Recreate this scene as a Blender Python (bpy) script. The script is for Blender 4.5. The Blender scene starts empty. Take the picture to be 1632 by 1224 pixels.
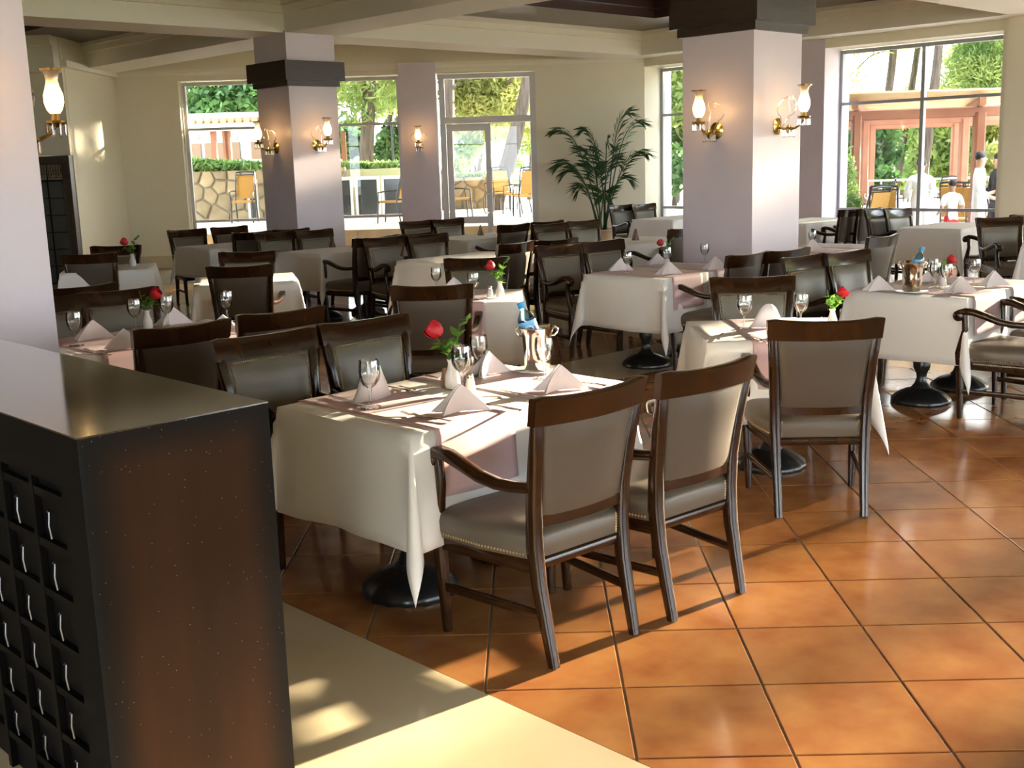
import bpy, bmesh, math, random
from mathutils import Vector, Matrix
import numpy as np
PI = math.pi
rnd = random.Random(7)
sc = bpy.context.scene
COL = sc.collection

# ------------------------------------------------------------------ camera
# room frame: X runs away to the right, Y away to the left, Z up; camera stands at the origin, 1.7 m up
FOC = 1818.0; PITCH = 0.1934781; ROLL = -0.03082; CAMH = 1.7
FW = Vector((0.6951617, 0.7188534, 0)); RT = Vector((0.7188534, -0.6951617, 0)); UP = Vector((0, 0, 1))
c_fw = FW*math.cos(PITCH) - UP*math.sin(PITCH)
c_up0 = FW*math.sin(PITCH) + UP*math.cos(PITCH)
c_rt = RT*math.cos(ROLL) + c_up0*math.sin(ROLL)
c_up = -RT*math.sin(ROLL) + c_up0*math.cos(ROLL)
cam = bpy.data.cameras.new('camera'); camo = bpy.data.objects.new('camera', cam); COL.objects.link(camo)
cam.sensor_width = 36; cam.lens = 36*FOC/1632; cam.clip_end = 400; cam.clip_start = .05
m = Matrix((c_rt, c_up, -c_fw)).transposed().to_4x4(); m.translation = Vector((0, 0, CAMH)); camo.matrix_world = m
sc.camera = camo
def ray(px, py): return c_fw*FOC + c_rt*(px-816) - c_up*(py-612)
def at(px, py, z=0.0):                      # the point at height z seen at that pixel
    d = ray(px, py); return Vector((0, 0, CAMH)) + d*((z-CAMH)/d.z)
def far(px, py, f):                         # the point f metres ahead seen at that pixel
    d = ray(px, py); return Vector((0, 0, CAMH)) + d*(f/(d.x*FW.x+d.y*FW.y))
def lf(l, f, z=0.0): return RT*l + FW*f + UP*z   # l metres to the right, f metres ahead

# ------------------------------------------------------------------ world, sun, exposure
w = bpy.data.worlds.new('sky'); sc.world = w; w.use_nodes = True
nt = w.node_tree; bg = nt.nodes['Background']
sky = nt.nodes.new('ShaderNodeTexSky'); sky.sky_type = 'NISHITA'; sky.sun_disc = False
SUN_AZ = math.radians(-5.5); SUN_EL = math.radians(9.7)
sky.sun_elevation = math.radians(24); sky.sun_rotation = math.radians(90)-SUN_AZ; sky.air_density = 1.6; sky.dust_density = 4.0; sky.ozone_density = 1.0
hz = nt.nodes.new('ShaderNodeMixRGB'); hz.inputs[0].default_value = .85; hz.inputs[2].default_value = (5.3, 5.9, 6.6, 1)
nt.links.new(sky.outputs[0], hz.inputs[1]); nt.links.new(hz.outputs[0], bg.inputs[0])
bg.inputs[1].default_value = 1.0
sun = bpy.data.lights.new('sun', 'SUN'); suno = bpy.data.objects.new('sun', sun); COL.objects.link(suno)
sun.energy = 38.0; sun.angle = math.radians(1.3); sun.color = (1.0, .84, .60)
sdir = Vector((math.cos(SUN_EL)*math.cos(SUN_AZ), math.cos(SUN_EL)*math.sin(SUN_AZ), math.sin(SUN_EL)))
suno.rotation_euler = sdir.to_track_quat('Z', 'Y').to_euler()
sc.view_settings.view_transform = 'Standard'; sc.view_settings.look = 'None'; sc.view_settings.gamma = 1.0
sc.view_settings.use_curve_mapping = False; sc.view_settings.exposure = 1.3
cy = sc.cycles; cy.max_bounces = 10; cy.diffuse_bounces = 5; cy.glossy_bounces = 4; cy.transmission_bounces = 8
cy.transparent_max_bounces = 24; cy.caustics_reflective = False; cy.caustics_refractive = False
cy.sample_clamp_indirect = 8.0; cy.use_denoising = True; cy.use_light_tree = True

# ------------------------------------------------------------------ materials
def mat(name, col, rough=.5, metal=0.0, spec=.5, coat=0.0, emit=None, estr=0.0, var=None, scale=8, detail=3, bump=0.0, bscale=60, stretch=None, obj_rand=0.0, sheen=0.0, coord='Object', rvar=0.0):
    M = bpy.data.materials.new(name); M.use_nodes = True; n = M.node_tree; p = n.nodes['Principled BSDF']
    c = (*col, 1) if len(col) == 3 else col
    p.inputs['Base Color'].default_value = c; p.inputs['Roughness'].default_value = rough; p.inputs['Metallic'].default_value = metal
    p.inputs['Specular IOR Level'].default_value = spec; p.inputs['Coat Weight'].default_value = coat; p.inputs['Coat Roughness'].default_value = .08
    if sheen: p.inputs['Sheen Weight'].default_value = sheen
    if emit: p.inputs['Emission Color'].default_value = (*emit, 1); p.inputs['Emission Strength'].default_value = estr
    tc = n.nodes.new('ShaderNodeTexCoord'); mp = n.nodes.new('ShaderNodeMapping'); n.links.new(tc.outputs[coord], mp.inputs[0])
    if stretch: mp.inputs['Scale'].default_value = stretch
    if var or rvar:
        no = n.nodes.new('ShaderNodeTexNoise'); no.inputs['Scale'].default_value = scale; no.inputs['Detail'].default_value = detail
        n.links.new(mp.outputs[0], no.inputs[0])
    if var:
        r = n.nodes.new('ShaderNodeValToRGB'); r.color_ramp.elements[0].position = .3; r.color_ramp.elements[1].position = .7
        r.color_ramp.elements[0].color = c; r.color_ramp.elements[1].color = (*var, 1)
        n.links.new(no.outputs[0], r.inputs[0]); out = r.outputs[0]
        if obj_rand:
            oi = n.nodes.new('ShaderNodeObjectInfo'); hs = n.nodes.new('ShaderNodeHueSaturation')
            mr = n.nodes.new('ShaderNodeMapRange'); mr.inputs[3].default_value = 1-obj_rand; mr.inputs[4].default_value = 1+obj_rand
            n.links.new(oi.outputs['Random'], mr.inputs[0]); n.links.new(mr.outputs[0], hs.inputs['Value']); n.links.new(out, hs.inputs['Color']); out = hs.outputs[0]
        n.links.new(out, p.inputs['Base Color'])
    if rvar:
        mr = n.nodes.new('ShaderNodeMapRange'); mr.inputs[3].default_value = rough-rvar; mr.inputs[4].default_value = rough+rvar
        n.links.new(no.outputs[0], mr.inputs[0]); n.links.new(mr.outputs[0], p.inputs['Roughness'])
    if bump:
        nb = n.nodes.new('ShaderNodeTexNoise'); nb.inputs['Scale'].default_value = bscale; b = n.nodes.new('ShaderNodeBump'); b.inputs['Strength'].default_value = bump
        b.inputs['Distance'].default_value = .01
        n.links.new(mp.outputs[0], nb.inputs[0]); n.links.new(nb.outputs[0], b.inputs['Height']); n.links.new(b.outputs[0], p.inputs['Normal'])
    return M
def glassmat(name, tint=(1, 1, 1), refl=1.0, base=.03, rough=.01):
    M = bpy.data.materials.new(name); M.use_nodes = True; n = M.node_tree; n.nodes.clear()
    o = n.nodes.new('ShaderNodeOutputMaterial'); mx = n.nodes.new('ShaderNodeMixShader'); t = n.nodes.new('ShaderNodeBsdfTransparent'); g = n.nodes.new('ShaderNodeBsdfGlossy')
    lw = n.nodes.new('ShaderNodeLayerWeight'); lw.inputs[0].default_value = .25; mr = n.nodes.new('ShaderNodeMapRange'); mr.inputs[3].default_value = base; mr.inputs[4].default_value = refl
    t.inputs[0].default_value = (*tint, 1); g.inputs['Roughness'].default_value = rough; g.inputs[0].default_value = (1, 1, 1, 1)
    n.links.new(lw.outputs['Fresnel'], mr.inputs[0]); n.links.new(mr.outputs[0], mx.inputs[0]); n.links.new(t.outputs[0], mx.inputs[1]); n.links.new(g.outputs[0], mx.inputs[2]); n.links.new(mx.outputs[0], o.inputs[0])
    return M
def leafmat(name, a, b, trans=.35, scale=2.0):
    M = bpy.data.materials.new(name); M.use_nodes = True; n = M.node_tree; p = n.nodes['Principled BSDF']; o = n.nodes['Material Output']
    p.inputs['Roughness'].default_value = .6
    tc = n.nodes.new('ShaderNodeTexCoord'); no = n.nodes.new('ShaderNodeTexNoise'); no.inputs['Scale'].default_value = scale; no.inputs['Detail'].default_value = 6
    r = n.nodes.new('ShaderNodeValToRGB'); r.color_ramp.elements[0].position = .35; r.color_ramp.elements[1].position = .65
    r.color_ramp.elements[0].color = (*a, 1); r.color_ramp.elements[1].color = (*b, 1)
    t = n.nodes.new('ShaderNodeBsdfTranslucent'); mx = n.nodes.new('ShaderNodeMixShader'); mx.inputs[0].default_value = trans
    n.links.new(tc.outputs['Object'], no.inputs[0]); n.links.new(no.outputs[0], r.inputs[0]); n.links.new(r.outputs[0], p.inputs['Base Color']); n.links.new(r.outputs[0], t.inputs[0])
    n.links.new(p.outputs[0], mx.inputs[1]); n.links.new(t.outputs[0], mx.inputs[2]); n.links.new(mx.outputs[0], o.inputs[0])
    return M
M = {}
M['wall'] = mat('cream wall paint', (.78, .72, .56), .7, var=(.80, .74, .58), scale=3)
M['ceil'] = mat('warm white ceiling paint', (.83, .77, .65), .65)
M['lav'] = mat('lavender pillar paint', (.65, .565, .62), .38, var=(.68, .595, .645), scale=2.5, bump=.03, bscale=12)
M['capital'] = mat('dark stained capital wood', (.030, .018, .014), .32, var=(.05, .03, .022), scale=6, stretch=(1, 1, 8))
M['panel'] = mat('brown ceiling panel', (.075, .045, .025), .35, var=(.13, .085, .05), scale=3, stretch=(1, 6, 1), coord='Object')
M['darkwood'] = mat('dark ceiling moulding', (.05, .022, .018), .3)
M['wood'] = mat('walnut chair wood', (.036, .013, .004), .17, coat=0, spec=.5, var=(.018, .007, .0025), scale=4, detail=3, stretch=(3, 3, .8))
M['fabric'] = mat('taupe satin upholstery', (.110, .086, .060), .40, spec=.55, var=(.128, .100, .071), scale=60, stretch=(1, 1, 14), bump=.05, bscale=300)
M['back_shaded'] = mat('taupe cloth shaded back', (.078, .056, .038), .5, spec=.4, var=(.092, .068, .046), scale=60, stretch=(1, 1, 14))  # darker tone: the shade on the chair backs put into the colour
M['front_lit'] = mat('pewter satin lit front', (.165, .150, .115), .38, spec=.6, var=(.19, .17, .135), scale=60, stretch=(1, 1, 14), bump=.05, bscale=300)  # lighter tone: window light on the front pads put into the colour
M['nail'] = mat('brass nails', (1.0, .82, .50), .38, metal=1)
M['cloth'] = mat('white tablecloth', (.87, .84, .80), .8, bump=.12, bscale=9, sheen=.1)
M['pink'] = mat('pink table runner', (.66, .45, .47), .6, sheen=.15, bump=.06, bscale=14)
M['napkin'] = mat('white napkin', (.86, .80, .80), .75)
M['iron'] = mat('black cast iron', (.012, .012, .012), .3, spec=.6)
M['steel'] = mat('polished steel', (.78, .72, .64), .12, metal=1)
M['brass'] = mat('brass', (.72, .50, .16), .22, metal=1)
M['glass'] = glassmat('clear drinking glass', (.96, .97, .97), .95, .05)
M['pane'] = glassmat('window glass', (.97, .98, .98), .3, .015, .0)
M['crystal'] = glassmat('cut crystal', (.95, .93, .9), 1.0, .25, .04)
M['shade'] = glassmat('clear chimney glass', (1, .97, .9), .6, .10, .15)
def shademat():
    Mt = glassmat('glowing chimney glass', (1, .97, .9), .6, .12, .12); n = Mt.node_tree; o = [x for x in n.nodes if x.type == 'OUTPUT_MATERIAL'][0]; src = o.inputs[0].links[0].from_socket
    t = n.nodes.new('ShaderNodeBsdfTranslucent'); t.inputs[0].default_value = (1, .9, .72, 1); mx = n.nodes.new('ShaderNodeMixShader'); mx.inputs[0].default_value = .45
    n.links.new(src, mx.inputs[1]); n.links.new(t.outputs[0], mx.inputs[2]); n.links.new(mx.outputs[0], o.inputs[0]); return Mt
M['shade'] = shademat()
M['bulb'] = mat('lit flame bulb', (1, .8, .5), .5, emit=(1.0, .62, .26), estr=28)
M['white'] = mat('white porcelain', (.85, .85, .83), .2, coat=.4)
M['alu'] = mat('white window frame', (.62, .60, .60), .4)
M['grey'] = mat('grey aluminium frame', (.36, .37, .40), .35, metal=.3)
M['red'] = mat('red rose petal', (.62, .010, .022), .5, var=(.42, .004, .012), scale=30)
M['leaf'] = leafmat('rose leaf', (.06, .20, .02), (.20, .38, .06), .45, 20)
M['palm'] = leafmat('palm leaf', (.012, .055, .010), (.035, .11, .022), .2, 6)
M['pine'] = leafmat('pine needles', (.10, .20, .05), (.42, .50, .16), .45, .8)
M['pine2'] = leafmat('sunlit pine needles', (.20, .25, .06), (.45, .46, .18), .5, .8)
M['shrub'] = leafmat('dark shrub leaves', (.02, .07, .02), (.10, .20, .05), .4, 1.4)
M['grass'] = leafmat('bright bank grass', (.09, .20, .04), (.28, .40, .12), .4, 3)
M['bark'] = mat('pine bark', (.045, .034, .026), .9, var=(.13, .10, .08), scale=5, detail=6, stretch=(3, 3, .5), bump=1.0, bscale=9)
M['stone'] = mat('honey rubble stone', (.20, .135, .065), .85, var=(.30, .23, .13), scale=2.2, obj_rand=.22, bump=.4, bscale=9)
M['mortar'] = mat('pale mortar', (.20, .17, .12), .95)
M['sand'] = mat('sandstone riser', (.50, .33, .16), .7, var=(.64, .46, .26), scale=3, stretch=(1, 1, .3))
M['terrace'] = mat('pale terrace paving', (.62, .57, .52), .7, var=(.70, .65, .60), scale=1.5)
M['earth'] = mat('dry garden earth', (.42, .36, .24), .95, var=(.30, .34, .16), scale=.7)
M['marble'] = mat('polished cream marble', (.60, .48, .29), .13, coat=.3, var=(.68, .57, .38), scale=1.6, detail=6)
M['pergola'] = mat('orange stained timber', (.20, .068, .03), .6, var=(.25, .095, .045), scale=4)
M['plaster'] = mat('white garden wall plaster', (.32, .37, .42), .8)
M['rooftile'] = mat('clay roof tiles', (.66, .34, .18), .8, var=(.75, .45, .28), scale=8)
M['yellow'] = mat('yellow woven cane', (.42, .22, .04), .7, var=(.36, .18, .03), scale=40)
M['black'] = mat('black metal tube', (.02, .02, .025), .35)
M['darkpane'] = mat('dark tinted screen glass', (.035, .04, .04), .12, coat=.5)
M['skin'] = mat('skin', (.52, .30, .20), .55)
M['hair'] = mat('black hair', (.015, .012, .010), .5)
M['shirt'] = mat('white shirt cloth', (.82, .82, .82), .8)
M['trouser'] = mat('dark trouser cloth', (.03, .03, .045), .8)
M['redcloth'] = mat('red shorts cloth', (.75, .02, .03), .7)
M['blackcloth'] = mat('black jacket cloth', (.02, .02, .03), .8)
M['pot'] = mat('pale ceramic planter', (.66, .56, .42), .5)
M['soil'] = mat('soil', (.05, .03, .02), .95)
M['water'] = glassmat('blue bottle plastic', (.55, .80, .92), .8, .10, .05)
M['cap'] = mat('blue bottle cap', (.02, .30, .62), .35)
M['label'] = mat('bottle label', (.20, .55, .85), .4)
M['labelb'] = mat('bottle label dark blue', (.02, .10, .35), .4)
M['labelw'] = mat('bottle label white', (.85, .9, .95), .4)
M['brown'] = mat('brown leather card', (.17, .10, .055), .5)
M['mill'] = mat('brown wood mill', (.22, .12, .06), .4)
# terracotta tile with darker burnt edges and glossy wax
def tile_mat():
    Mt = mat('waxed terracotta', (.30, .105, .036), .17, coat=.15, var=(.43, .195, .064), scale=5, detail=5, obj_rand=.12, rvar=.06, coord='Generated')
    n = Mt.node_tree; p = n.nodes['Principled BSDF']
    tc = [x for x in n.nodes if x.type == 'TEX_COORD'][0]; oi = n.nodes.new('ShaderNodeObjectInfo')
    mp = [x for x in n.nodes if x.type == 'MAPPING'][0]; ad = n.nodes.new('ShaderNodeVectorMath'); ad.operation = 'ADD'
    n.links.new(tc.outputs['Object'], ad.inputs[0]); n.links.new(oi.outputs['Location'], ad.inputs[1]); n.links.new(ad.outputs[0], mp.inputs[0])
    return Mt
M['tile'] = tile_mat()
M['grout'] = mat('pale grout', (.40, .36, .28), .75)
# cabinet lacquer: burnished brown centre, dark edges, dust specks
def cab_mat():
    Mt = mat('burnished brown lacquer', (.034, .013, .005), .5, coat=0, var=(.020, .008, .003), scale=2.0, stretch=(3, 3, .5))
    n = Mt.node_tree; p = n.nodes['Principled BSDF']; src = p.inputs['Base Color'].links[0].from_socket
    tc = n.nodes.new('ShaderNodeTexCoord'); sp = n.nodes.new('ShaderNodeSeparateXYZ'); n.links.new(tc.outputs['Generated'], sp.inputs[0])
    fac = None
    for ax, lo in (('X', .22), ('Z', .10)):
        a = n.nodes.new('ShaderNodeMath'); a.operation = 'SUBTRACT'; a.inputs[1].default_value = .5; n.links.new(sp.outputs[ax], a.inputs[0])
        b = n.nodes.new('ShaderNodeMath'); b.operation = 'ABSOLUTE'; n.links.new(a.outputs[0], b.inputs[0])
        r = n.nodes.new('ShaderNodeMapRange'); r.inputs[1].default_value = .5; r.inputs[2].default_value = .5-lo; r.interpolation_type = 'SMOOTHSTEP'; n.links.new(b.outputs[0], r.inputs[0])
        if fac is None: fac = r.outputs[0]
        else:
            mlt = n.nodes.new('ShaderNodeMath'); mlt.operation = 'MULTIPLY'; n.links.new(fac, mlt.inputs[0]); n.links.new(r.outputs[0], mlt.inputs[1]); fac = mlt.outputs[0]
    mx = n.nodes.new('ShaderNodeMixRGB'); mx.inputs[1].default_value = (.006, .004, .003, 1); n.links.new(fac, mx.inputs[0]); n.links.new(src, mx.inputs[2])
    vo = n.nodes.new('ShaderNodeTexVoronoi'); vo.inputs['Scale'].default_value = 55; n.links.new(tc.outputs['Object'], vo.inputs[0])
    lt = n.nodes.new('ShaderNodeMath'); lt.operation = 'LESS_THAN'; lt.inputs[1].default_value = .055; n.links.new(vo.outputs['Distance'], lt.inputs[0])
    m2 = n.nodes.new('ShaderNodeMixRGB'); m2.inputs[2].default_value = (.32, .26, .16, 1); n.links.new(lt.outputs[0], m2.inputs[0]); n.links.new(mx.outputs[0], m2.inputs[1])
    n.links.new(m2.outputs[0], p.inputs['Base Color'])
    return Mt
M['cabinet'] = cab_mat(); M['cabinet'].node_tree.nodes['Principled BSDF'].inputs['Specular IOR Level'].default_value = .08
M['dimsteel'] = mat('dim metal pull', (.22, .22, .24), .35, metal=1)
M['cabtop'] = mat('glossy olive brown lacquer', (.040, .026, .010), .09, coat=.6, var=(.050, .034, .014), scale=30)
M['cabdark'] = mat('black lattice lacquer', (.004, .0035, .0035), .45, spec=.1)

# ------------------------------------------------------------------ mesh helpers
class MB:
    def __init__(s): s.v = []; s.f = []
    def add(s, vs, fs, mtx=None):
        o = len(s.v)
        s.v += [tuple(mtx @ Vector(p)) if mtx else tuple(p) for p in vs]; s.f += [tuple(i+o for i in f) for f in fs]; return s
    def box(s, x0, x1, y0, y1, z0, z1, mtx=None):
        vs = [(x0, y0, z0), (x1, y0, z0), (x1, y1, z0), (x0, y1, z0), (x0, y0, z1), (x1, y0, z1), (x1, y1, z1), (x0, y1, z1)]
        return s.add(vs, [(0, 3, 2, 1), (4, 5, 6, 7), (0, 1, 5, 4), (1, 2, 6, 5), (2, 3, 7, 6), (3, 0, 4, 7)], mtx)
    def loft(s, rings, closed=True, caps=True, mtx=None):
        n = len(rings[0]); vs = [p for r in rings for p in r]; fs = []
        for i in range(len(rings)-1):
            for j in range(n if closed else n-1):
                k = (j+1) % n; fs.append((i*n+j, i*n+k, (i+1)*n+k, (i+1)*n+j))
        if caps and closed: fs.append(tuple(range(n-1, -1, -1))); fs.append(tuple((len(rings)-1)*n+j for j in range(n)))
        return s.add(vs, fs, mtx)
    def lathe(s, prof, n=16, mtx=None, caps=True, fn=None):
        rings = []
        for r, z in prof:
            rings.append([((r*(fn(2*PI*j/n, r, z) if fn else 1))*math.cos(2*PI*j/n), (r*(fn(2*PI*j/n, r, z) if fn else 1))*math.sin(2*PI*j/n), z) for j in range(n)])
        return s.loft(rings, True, caps, mtx)
    def tube(s, pts, rad, n=8, mtx=None, flat=None):
        pts = [Vector(p) for p in pts]; rad = rad if isinstance(rad, (list, tuple)) else [rad]*len(pts); rings = []
        ref = Vector((0, 0, 1)); t0 = (pts[1]-pts[0]).normalized()
        if abs(t0.dot(ref)) > .95: ref = Vector((1, 0, 0))
        side = t0.cross(ref).normalized()
        for i, p in enumerate(pts):
            t = (pts[min(i+1, len(pts)-1)]-pts[max(i-1, 0)]).normalized()
            side = (side - t*side.dot(t)).normalized(); up = side.cross(t)
            rings.append([p + side*math.cos(2*PI*j/n)*rad[i] + up*math.sin(2*PI*j/n)*rad[i] for j in range(n)])
        return s.loft(rings, True, True, mtx)
    def sweep(s, pts, sec, side, mtx=None):   # rectangular section (w along side, h in path plane), chamfered
        pts = [Vector(p) for p in pts]; side = Vector(side).normalized(); rings = []
        for i, p in enumerate(pts):
            t = (pts[min(i+1, len(pts)-1)]-pts[max(i-1, 0)]).normalized(); up = t.cross(side).normalized()
            wd, h = sec[i] if isinstance(sec, list) else sec
            a, b = wd/2, h/2; c = min(a, b)*.35
            rings.append([p + side*x + up*y for x, y in ((-a+c, -b), (a-c, -b), (a, -b+c), (a, b-c), (a-c, b), (-a+c, b), (-a, b-c), (-a, -b+c))])
        return s.loft(rings, True, True, mtx)
    def build(s, name, material, parent=None, smooth=True, ang=35, kind=None):
        me = bpy.data.meshes.new(name); me.from_pydata([tuple(p) for p in s.v], [], s.f); me.validate(); me.update()
        for mm in (material if isinstance(material, list) else [material]): me.materials.append(mm)
        if smooth: shade(me, ang)
        o = bpy.data.objects.new(name, me); COL.objects.link(o)
        if parent: o.parent = parent
        if kind: o['kind'] = kind
        return o
def shade(me, ang=35):
    bm = bmesh.new(); bm.from_mesh(me); bmesh.ops.recalc_face_normals(bm, faces=bm.faces)
    for f in bm.faces: f.smooth = True
    lim = math.radians(ang)
    for e in bm.edges:
        if len(e.link_faces) == 2 and e.calc_face_angle(0) > lim: e.smooth = False
    bm.to_mesh(me); bm.free()
def tag(o, label, cat, group=None, kind=None):
    o['label'] = label; o['category'] = cat
    if group: o['group'] = group
    if kind: o['kind'] = kind
    return o
def empty(name, label, cat, loc=(0, 0, 0), rz=0.0, group=None):
    o = bpy.data.objects.new(name, None); COL.objects.link(o); o.location = loc; o.rotation_euler = (0, 0, rz); o.empty_display_size = .1
    return tag(o, label, cat, group)
def struct(o):
    o['kind'] = 'structure'; return o
def kids(o): return KIDS.get(o.name, [])
KIDS = {}
def remember(root):
    for c in COL.objects:
        if c.parent == root:
            KIDS.setdefault(root.name, []).append(c); 
            for d in COL.objects:
                if d.parent == c: KIDS.setdefault(c.name, []).append(d)
def dup(root, loc, rz, label, group=None, scale=None):
    r = root.copy(); COL.objects.link(r); r.location = loc; r.rotation_euler = (0, 0, rz); r['label'] = label
    if group: r['group'] = group
    if scale: r.scale = scale
    for ch in kids(root):
        c = ch.copy(); COL.objects.link(c); c.parent = r
        for g in kids(ch):
            d = g.copy(); COL.objects.link(d); d.parent = c
    return r
class Proto:   # first use moves the original, later uses copy it
    def __init__(s, root): s.root = root; s.used = False; remember(root)
    def put(s, loc, rz, label, group=None, scale=None):
        if not s.used:
            s.used = True; r = s.root; r.location = loc; r.rotation_euler = (0, 0, rz); r['label'] = label
            if group: r['group'] = group
            if scale: r.scale = scale
            return r
        return dup(s.root, loc, rz, label, group, scale)
def RZ(a, loc=(0, 0, 0)): return Matrix.Translation(loc) @ Matrix.Rotation(a, 4, 'Z')

# ------------------------------------------------------------------ floor
ED = 2.32                                   # edge of the first marble band
base = MB(); base.box(-6.7, 17, -9, 30, -.3, -.006); floor = struct(base.build('floor', M['grout'], smooth=False)); floor['label'] = 'polished terracotta tiles and cream marble bands'
T = .45173; O0 = Vector((2.3285, 1.9396)); U = Vector((.70711, -.70711)); V = Vector((.70711, .70711))
regions = [(ED, 8.4, -8, 5.70), (ED, 8.4, 6.55, 12.58), (9.25, 15.9, -8, 5.70), (9.25, 15.9, 6.55, 12.58), (ED, 8.4, 13.44, 21.4), (9.25, 15.9, 13.44, 16)]
def clip(poly, r):
    for ax, lim, sg in ((0, r[0], 1), (0, r[1], -1), (1, r[2], 1), (1, r[3], -1)):
        out = []
        for i in range(len(poly)):
            a, b = poly[i-1], poly[i]; ia = sg*(a[ax]-lim) >= 0; ib = sg*(b[ax]-lim) >= 0
            if ia != ib:
                t = (lim-a[ax])/(b[ax]-a[ax]); out.append((a[0]+(b[0]-a[0])*t, a[1]+(b[1]-a[1])*t))
            if ib: out.append(b)
        poly = out
        if len(poly) < 3: return []
    return poly
def proj(p):
    d = Vector(p)-Vector((0, 0, CAMH)); z = d.dot(c_fw)
    return (816+FOC*d.dot(c_rt)/z, 612-FOC*d.dot(c_up)/z) if z > .1 else (1e5, 1e5)
cand = []
for r in regions:
    for i in range(-40, 50):
        for j in range(-40, 60):
            c = O0 + U*(i*T) + V*(j*T)
            if c.x < r[0]-.4 or c.x > r[1]+.4 or c.y < r[2]-.7 or c.y > r[3]+.4: continue
            g = .004
            q = [c+U*g+V*g, c+U*(T-g)+V*g, c+U*(T-g)+V*(T-g), c+U*g+V*(T-g)]
            q = [(p.x, p.y) for p in q]; q = q[::-1] if False else q
            cl = clip(q, r)
            if len(cl) < 3: continue
            ar = abs(sum(cl[k-1][0]*cl[k][1]-cl[k][0]*cl[k-1][1] for k in range(len(cl))))/2
            if ar < .002: continue
            cx = sum(p[0] for p in cl)/len(cl); cyy = sum(p[1] for p in cl)/len(cl)
            if (Vector((cx, cyy, 0)).dot(FW)) < 1.2: continue
            pp = [proj((p[0], p[1], 0)) for p in cl]
            vis = any(-20 < p[0] < 1652 and -20 < p[1] < 1244 for p in pp)
            pa = abs(sum(pp[k-1][0]*pp[k][1]-pp[k][0]*pp[k-1][1] for k in range(len(pp))))/2 if vis else 0
            whole = ar > (T-2*g)**2*.999
            cand.append((pa, cl, (cx, cyy), whole, c))
def prism(mb, poly, z0, z1, bev=.003):
    n = len(poly); cx = sum(p[0] for p in poly)/n; cyy = sum(p[1] for p in poly)/n
    def sh(p):
        d = math.hypot(p[0]-cx, p[1]-cyy) or 1; k = max(0, 1-bev/d); return (cx+(p[0]-cx)*k, cyy+(p[1]-cyy)*k)
    r0 = [(p[0], p[1], z0) for p in poly]; r1 = [(p[0], p[1], z1-bev*.6) for p in poly]; r2 = [(*sh(p), z1) for p in poly]
    return mb.loft([r0, r1, r2])
cand.sort(key=lambda t: -t[0])
wm = None
for k, (pa, cl, ctr, whole, c) in enumerate(cand[:300]):
    if pa <= 0: break
    if whole:
        if wm is None:
            mb = MB(); g = .004; h = T/2-g
            prism(mb, [tuple(U*a+V*b) for a, b in ((-h, -h), (h, -h), (h, h), (-h, h))], -.02, 0); o = mb.build('tile', M['tile'], floor, smooth=False); wm = o.data
        else:
            o = bpy.data.objects.new('tile', wm); COL.objects.link(o); o.parent = floor
        cc = c + U*(T/2) + V*(T/2); o.location = (cc.x, cc.y, rnd.uniform(-.0006, .0006))
    else:
        mb = MB(); prism(mb, [(p[0]-ctr[0], p[1]-ctr[1]) for p in cl], -.02, 0); o = mb.build('tile', M['tile'], floor, smooth=False); o.location = (*ctr, 0)
mb = MB()
for pa, cl, ctr, whole, c in cand[300:]: prism(mb, cl, -.02, 0)
mb.build('tile_field', M['tile'], floor, smooth=False, kind='stuff')
for (x0, x1, y0, y1) in ((-5.9, ED-.004, -7.9, 21.4), (8.404, 9.246, -7.9, 16), (ED+.0, 8.40, 5.704, 6.546), (9.25, 15.9, 5.704, 6.546), (ED, 8.4, 12.584, 13.436), (9.25, 15.9, 12.584, 13.436)):
    mb = MB(); mb.box(x0, x1, y0, y1, -.02, 0); mb.build('marble_band', M['marble'], floor, smooth=False)

# ------------------------------------------------------------------ walls
def lbox(mb, l0, l1, f0, f1, z0, z1):        # box in the diagonal frame of the window wall
    ps = [lf(l0, f0, z0), lf(l1, f0, z0), lf(l1, f1, z0), lf(l0, f1, z0), lf(l0, f0, z1), lf(l1, f0, z1), lf(l1, f1, z1), lf(l0, f1, z1)]
    return mb.add(ps, [(0, 3, 2, 1), (4, 5, 6, 7), (0, 1, 5, 4), (1, 2, 6, 5), (2, 3, 7, 6), (3, 0, 4, 7)])
D0 = 20.4; TOP = 4.15
mb = MB()
lbox(mb, -7.0, -5.62, D0, D0+.35, 0, TOP); lbox(mb, -5.62, .56, D0, D0+.35, 3.22, TOP); lbox(mb, .56, 2.45, D0, D0+.35, 0, TOP)
wall_back = struct(mb.build('wall_back', M['wall'], smooth=False))
mb = MB(); lbox(mb, -1.80, -1.16, D0-.12, D0+.38, 0, 3.40); struct(mb.build('wall_pier', M['lav'], smooth=False))
mb = MB(); lbox(mb, -7.0, -6.70, 18.1, D0+.05, 0, TOP); struct(mb.build('wall_left', M['wall'], smooth=False))
mb = MB(); lbox(mb, -16.0, -7.74, 18.0, 18.3, 0, TOP); lbox(mb, -7.74, -6.705, 18.0, 18.3, 1.985, TOP); struct(mb.build('wall_far_left', M['wall'], smooth=False))
XI, XW, YJ, YP, YE = 15.95, 16.43, 12.96, 9.46, 6.76
wins = [(9.95, YJ), (YE, YP), (3.4, 6.1), (-.05, 2.7), (-3.5, -.75), (-7.0, -4.2)]
mb = MB(); ys = sorted([a for w_ in wins for a in w_])
lo = -8.3
for a, b in sorted(wins):
    mb.box(XI, XI+.75, lo, a, 0, TOP); mb.box(XI+.0, XI+.75, a, b, 3.22, TOP); lo = b
mb.box(XI, XI+.75, lo, lo+.6, 0, TOP)
struct(mb.build('wall_right', M['wall'], smooth=False))
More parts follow.
